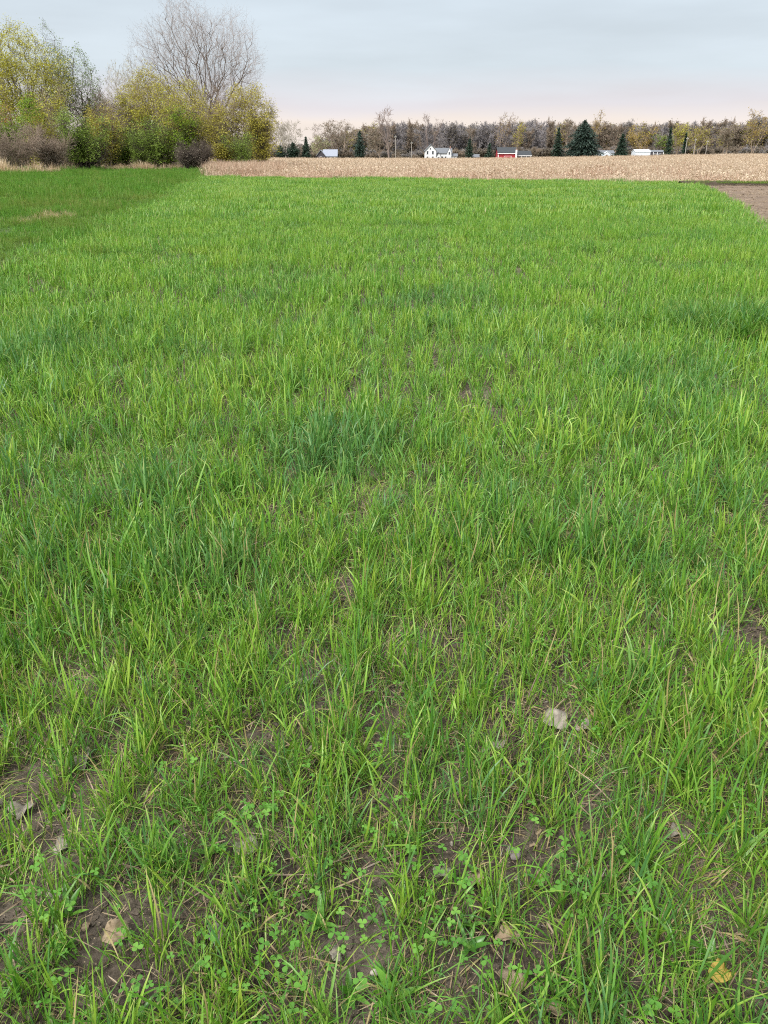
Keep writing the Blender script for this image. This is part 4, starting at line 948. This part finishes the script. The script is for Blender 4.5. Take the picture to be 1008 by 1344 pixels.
# the far wood behind, one mass
FW = []
for i, (bk, lf, nl) in enumerate((('purple_hazed', 'brown', 1), ('purple_hazed', 'brown', 3), ('brown', 'brown', 3), ('purple_hazed', 'bud', 1), ('brown', 'olive', 4), ('brown', 'brown', 5))):
    tr_, cr_ = far_bare('wood%d' % i, 400 + i, bk, lf, 16.0, 9.5, stems=1 + i % 2, nleaf=nl, lsize=.34, fine=2, twr=.075, kids=(10, 4, 3), ls=.8, start=(.15, .15, .1))
    # trunk and crown of a wood tree as one mesh
    def grab(me):
        v = np.empty(len(me.vertices) * 3, np.float32); me.vertices.foreach_get('co', v); l = np.empty(len(me.loops), np.int32); me.loops.foreach_get('vertex_index', l)
        c = np.empty(len(me.polygons), np.int32); me.polygons.foreach_get('loop_total', c); m = np.empty(len(me.polygons), np.int32); me.polygons.foreach_get('material_index', m)
        nq = int((c == 4).sum()); return v.reshape(-1, 3), l[:nq * 4].reshape(-1, 4), l[nq * 4:].reshape(-1, 3), m, nq
    v1, q1, t1, m1, n1 = grab(tr_); v2, q2, t2, m2, n2 = grab(cr_); rn = np.empty(len(v2), np.float32); cr_.attributes['rnd'].data.foreach_get('value', rn)
    FW.append(mesh('wood_tree', np.concatenate([v1, v2]), [q1, q2 + len(v1)] + ([t2 + len(v1)] if len(t2) else []), [BK[bk], LF[lf]], np.concatenate([m1, m2]), attrs={'rnd': np.concatenate([np.zeros(len(v1)), rn])}))
N = 2100; y = rng.uniform(475, 590, N); px = rng.uniform(-350, 1360, N)
x = (px - 504) / 1119 * y
prof = np.interp(px, [-350, 300, 355, 410, 430, 470, 520, 700, 790, 900, 1000, 1360], [.8, .7, .45, .45, .75, .9, 1.0, 1.0, .95, .97, 1.05, 1.0])
s = prof * rng.uniform(.82, 1.14, N) * (0.9 + .25 * vnoise(x, y, 45, 91)); 
wt = np.where((px > 500) & (px < 730), 0, 1); idx = np.where(wt == 0, rng.choice([0, 0, 1, 3, 3, 2], N), rng.choice([1, 2, 2, 4, 5, 5, 0], N))
scatter('far_wood', FW, np.stack([x, y, terrain(x, y)], 1), np.stack([np.zeros(N), np.zeros(N), rng.uniform(0, 6.28, N)], 1), np.stack([s, s, s], 1), np.zeros(N), idx, 'leafless grey brown wood along the horizon', 'wood', [BK['purple_hazed']])
# undergrowth and shrubs at the foot of the wood
US = []
for i, (bk, lf) in enumerate((('purple_hazed', 'brown'), ('dark', 'brown'), ('brown', 'brown'))):
    a, b = tree_meshes('under%d' % i, 450 + i, BK[bk], LF[lf], 4.5, 7.0, stems=9, fine=2, nleaf=3, lsize=.3, lspread=.5, twl=1.0, twr=.06, kids=(6, 4, 3), r0=.08, lean=.8, nseg=(5, 3, 2, 2)); US.append(b)
N = 900; y = rng.uniform(440, 500, N); px = rng.uniform(330, 1360, N); x = (px - 504) / 1119 * y; s = rng.uniform(.5, 1.1, N)
scatter('far_undergrowth', US, np.stack([x, y, terrain(x, y)], 1), np.stack([np.zeros(N), np.zeros(N), rng.uniform(0, 6.28, N)], 1), np.stack([s, s, s], 1), np.zeros(N), rng.integers(0, 3, N), 'dark brush along the foot of the far wood', 'brush', [BK['purple_hazed']])

# ------------------------------------------------------------------ buildings
MB_ = {'white': plain('white_siding', (.62, .63, .65), .6, .3, .05), 'roof_grey': plain('roof_grey', (.13, .14, .155), .7, .3, .15), 'roof_pale': plain('roof_pale', (.24, .26, .31), .5, .4, .1), 'roof_dark': plain('roof_dark', (.035, .04, .045), .7, .3, .15), 'red': plain('red_boards', (.34, .035, .045), .7, .2, .15), 'trim': plain('white_trim', (.80, .78, .78), .6, .3, .05), 'pane': plain('window_pane', (.03, .04, .05), .15, .6, .1), 'dark': plain('dark_boards', (.07, .065, .075), .8, .2, .2), 'slate': plain('grey_boards', (.13, .135, .16), .8, .2, .15), 'brick': plain('chimney_brick', (.28, .16, .13), .9, .1, .2), 'blue': plain('pale_blue_siding', (.60, .70, .78), .6, .3, .08), 'metal': plain('white_metal_siding', (.62, .66, .72), .45, .4, .05), 'wood': plain('weathered_wood', (.33, .30, .27), .9, .1, .2), 'glassy': plain('insulator', (.45, .50, .50), .3, .5, .1)}
def boxm(x0, x1, y0, y1, z0, z1):
    V = [(x0, y0, z0), (x1, y0, z0), (x1, y1, z0), (x0, y1, z0), (x0, y0, z1), (x1, y0, z1), (x1, y1, z1), (x0, y1, z1)]
    return V, [(3, 2, 1, 0), (4, 5, 6, 7), (0, 1, 5, 4), (1, 2, 6, 5), (2, 3, 7, 6), (3, 0, 4, 7)]
def poly(name, V, F, mat, parent):
    me = bpy.data.meshes.new(name); me.from_pydata(V, [], F); me.materials.append(mat); return link(name, me, parent)
def box(name, parent, mat, *b):
    return poly(name, *boxm(*b), mat, parent)
def gable(parent, x0, x1, y0, y1, ze, zr, axis, wall, roof, ov=.35, name='wall'):
    """Gabled block: closed wall body, and a roof of two thick slopes."""
    if axis == 'x':      # ridge along x
        ym = (y0 + y1) / 2
        V = [(x0, y0, 0), (x1, y0, 0), (x1, y1, 0), (x0, y1, 0), (x0, y0, ze), (x1, y0, ze), (x1, y1, ze), (x0, y1, ze), (x0, ym, zr), (x1, ym, zr)]
        F = [(0, 1, 5, 4), (1, 2, 6, 9, 5), (2, 3, 7, 6), (3, 0, 4, 8, 7), (4, 5, 9, 8), (6, 7, 8, 9)]
        prof = lambda k: [(y0 - ov, ze - ov * (zr - ze) / (ym - y0)), (ym, zr), (y1 + ov, ze - ov * (zr - ze) / (ym - y0))]
        mk = lambda e, p: (e, p[0], p[1]); e0, e1 = x0 - ov, x1 + ov
    else:
        xm = (x0 + x1) / 2
        V = [(x0, y0, 0), (x1, y0, 0), (x1, y1, 0), (x0, y1, 0), (x0, y0, ze), (x1, y0, ze), (x1, y1, ze), (x0, y1, ze), (xm, y0, zr), (xm, y1, zr)]
        F = [(0, 1, 5, 8, 4), (1, 2, 6, 5), (2, 3, 7, 9, 6), (3, 0, 4, 7), (4, 8, 9, 7), (5, 6, 9, 8)]
        prof = lambda k: [(x0 - ov, ze - ov * (zr - ze) / (xm - x0)), (xm, zr), (x1 + ov, ze - ov * (zr - ze) / (xm - x0))]
        mk = lambda e, p: (p[0], e, p[1]); e0, e1 = y0 - ov, y1 + ov
    poly(name, V, F, wall, parent)
    p = prof(0); RV = []
    for e in (e0, e1):
        for dz in (.03, .22):
            for q_ in p: RV.append(mk(e, (q_[0], q_[1] + dz)))
    RF = [(0, 1, 4, 3), (1, 2, 5, 4), (9, 10, 7, 6), (10, 11, 8, 7), (3, 4, 10, 9), (4, 5, 11, 10), (6, 7, 1, 0), (7, 8, 2, 1), (0, 3, 9, 6), (2, 8, 11, 5)]
    return poly('roof', RV, RF, roof, parent)
def window(parent, x, z, w, h, y, fr=None, name='window'):
    f = box(name, parent, fr or MB_['trim'], x - w / 2 - .1, x + w / 2 + .1, y - .08, y - .003, z - .1, z + h + .1)
    box('pane', f, MB_['pane'], x - w / 2, x + w / 2, y - .10, y - .082, z, z + h); return f
def site(name, px, d, label, cat='building', group=None):
    x, y = at(px, d); return link(name, None, label=label, cat=cat, group=group, loc=(x, y, float(terrain(x, y))))
# white farmhouse
h = site('farmhouse', 577, 420, 'white two storey farmhouse with gables and a lower wing', 'house')
gable(h, -7.3, -1.9, -4, 4.5, 4.9, 7.5, 'y', MB_['white'], MB_['roof_grey'])
gable(h, -1.9, 5.8, -1.5, 4, 3.9, 6.0, 'x', MB_['white'], MB_['roof_grey'])
gable(h, 5.8, 8.6, -1.0, 3, 2.5, 3.5, 'x', MB_['white'], MB_['roof_grey'])
gable(h, 3.6, 5.6, -1.9, -1.51, 4.2, 6.3, 'y', MB_['white'], MB_['roof_grey'], .2)
gable(h, -1.8, .3, -4.2, -1.51, 2.6, 4.0, 'y', MB_['white'], MB_['roof_dark'], .3)
box('chimney', h, MB_['brick'], 4.9, 5.5, .8, 1.4, 5.2, 7.0); box('door', h, MB_['dark'], -1.2, -.3, -4.28, -4.205, 0, 2.1)
for x_, z_ in ((-6.2, 1.0), (-3.6, 1.0), (-6.2, 3.4), (-3.6, 3.4)): window(h, x_, z_, .8, 1.4, -4)
for x_, z_ in ((1.2, 1.1), (2.8, 1.1)): window(h, x_, z_, .8, 1.3, -1.5)
window(h, 4.6, 3.2, .7, 1.2, -1.9); window(h, 7.2, 1.0, .8, 1.0, -1.0); window(h, -4.9, 5.4, .5, .8, -4)
# grey roofed house
h = site('house', 429, 415, 'dark grey house with a pale grey roof and gabled porch', 'house')
gable(h, -1.5, 5.0, -3, 4, 2.6, 5.3, 'x', MB_['slate'], MB_['roof_pale'])
gable(h, -4.6, -.6, -4.5, 3, 2.8, 5.1, 'y', MB_['dark'], MB_['roof_pale'], .45)
for x_ in (1.0, 3.2): window(h, x_, 1.0, .9, 1.1, -3)
window(h, -2.6, 1.0, 1.0, 1.3, -4.5); box('door', h, MB_['trim'], 2.0 - .1, 2.0 + .3, -3.08, -3.003, 0, 2.0)
# red barn
h = site('barn', 665, 410, 'red barn with white trim and a dark grey roof', 'barn')
gable(h, -4.6, 4.0, -4, 5, 3.7, 5.9, 'x', MB_['red'], MB_['roof_dark'], .4)
for a, b_ in ((-4.75, -4.4), (3.75, 4.1)): box('corner_board', h, MB_['trim'], a, b_, -4.12, -4.003, 0, 3.4)
box('fascia', h, MB_['trim'], -5.0, 4.4, -4.5, -4.42, 3.2, 3.5)
dr = box('door', h, MB_['red'], -1.6, 1.6, -4.1, -4.003, 0, 2.2)
for a, b_, c, d_ in ((-1.6, 1.6, 2.2, 2.32), (-1.72, -1.6, 0, 2.32), (1.6, 1.72, 0, 2.32)): box('door_trim', dr, MB_['trim'], a, b_, -4.14, -4.003, c, d_)
# lean-to shed beside it with its white post
h = site('open_shed', 687, 412, 'low open fronted dark shed with white fascia right of the red barn', 'shed')
gable(h, -3.4, 3.4, -1.5, 5, 2.5, 4.3, 'x', MB_['dark'], MB_['roof_dark'], .4)
box('fascia', h, MB_['trim'], -3.8, 3.8, -2.0, -1.92, 2.1, 2.4)
for x_ in (-3.3, -1.1, 1.1, 3.3): box('post', h, MB_['trim'], x_ - .12, x_ + .12, -1.85, -1.62, 0, 2.2)
h = site('chimney_stack', 677.5, 405, 'tall white stack between the red barn and the open shed', 'chimney')
box('stack', h, MB_['trim'], -.35, .35, -.35, .35, 0, 5.0); box('cap', h, MB_['brick'], -.42, .42, -.42, .42, 5.003, 5.2)
# small pale shed
h = site('garden_shed', 624, 415, 'small pale shed with a grey roof right of the white farmhouse', 'shed')
gable(h, -1.6, 1.6, -1.5, 1.5, 2.0, 3.1, 'x', MB_['wood'], MB_['roof_grey'], .3); box('door', h, MB_['dark'], -.5, .4, -1.57, -1.503, 0, 1.8); window(h, 1.0, 1.0, .5, .6, -1.5)
# pale blue building
h = site('outbuilding', 794, 425, 'pale blue and white building between the big and the broad spruce', 'building')
gable(h, -4.2, 3.8, -3, 4, 2.6, 3.8, 'x', MB_['blue'], MB_['roof_grey'], .35)
gable(h, -1.6, 1.5, -4, -3.01, 2.4, 3.5, 'y', MB_['metal'], MB_['metal'], .25); window(h, -3.0, 1.0, 1.0, 1.0, -3); window(h, 2.7, 1.0, 1.0, 1.0, -3); box('door', h, MB_['dark'], -.6, .5, -4.08, -4.003, 0, 2.0)
# long white shed
h = site('metal_shed', 851, 420, 'long white metal shed with an open dark bay at its right end', 'shed')
gable(h, -7.3, 0, -3, 4, 3.0, 3.9, 'x', MB_['metal'], MB_['metal'], .2)
gable(h, .01, 7.2, -1, 4, 2.9, 3.7, 'x', MB_['dark'], MB_['roof_grey'], .2)
for x_ in (1.9, 3.9, 6.9): box('post', h, MB_['trim'], x_ - .12, x_ + .12, -1.5, -1.26, 0, 2.85)
for i in range(5): box('siding_rib', h, MB_['metal'], -7.2 + i * 1.75, -7.12 + i * 1.75, -3.05, -3.003, 0, 2.8)
window(h, 3.0, 1.2, 1.0, 1.0, -1, MB_['metal']); window(h, 5.3, 1.2, 1.0, 1.0, -1, MB_['metal'])
# utility poles
def pole(px, d, py, label, wide=.16):
    h = site('utility_pole', px, d, label, 'pole', 'utility poles'); H = hgt(py, d, px)
    x0, x1 = -.55, .55
    v, f = tubes([(0, 0, -.2, 0, 0, H, wide, wide * .7)], 8); me = mesh('pole_shaft', v, f, [MB_['wood']], smooth=True); link('shaft', me, h)
    box('crossarm', h, MB_['wood'], x0, x1, -wide - .1, -wide + .02, H - .75, H - .6)
    for x_ in (-.45, 0.25, .45): box('insulator', h, MB_['glassy'], x_ - .05, x_ + .05, -wide - .09, -wide + .01, H - .597, H - .4)
pole(519, 385, 178, 'left of the two utility poles between the columnar evergreen and the farmhouse')
pole(540, 385, 186, 'shorter utility pole just left of the white farmhouse')
pole(899, 385, 180, 'utility pole right beside the very narrow evergreen')
pole(910, 388, 182, 'utility pole second from the very narrow evergreen')
pole(926, 392, 184, 'rightmost of the three utility poles beyond the stubble')
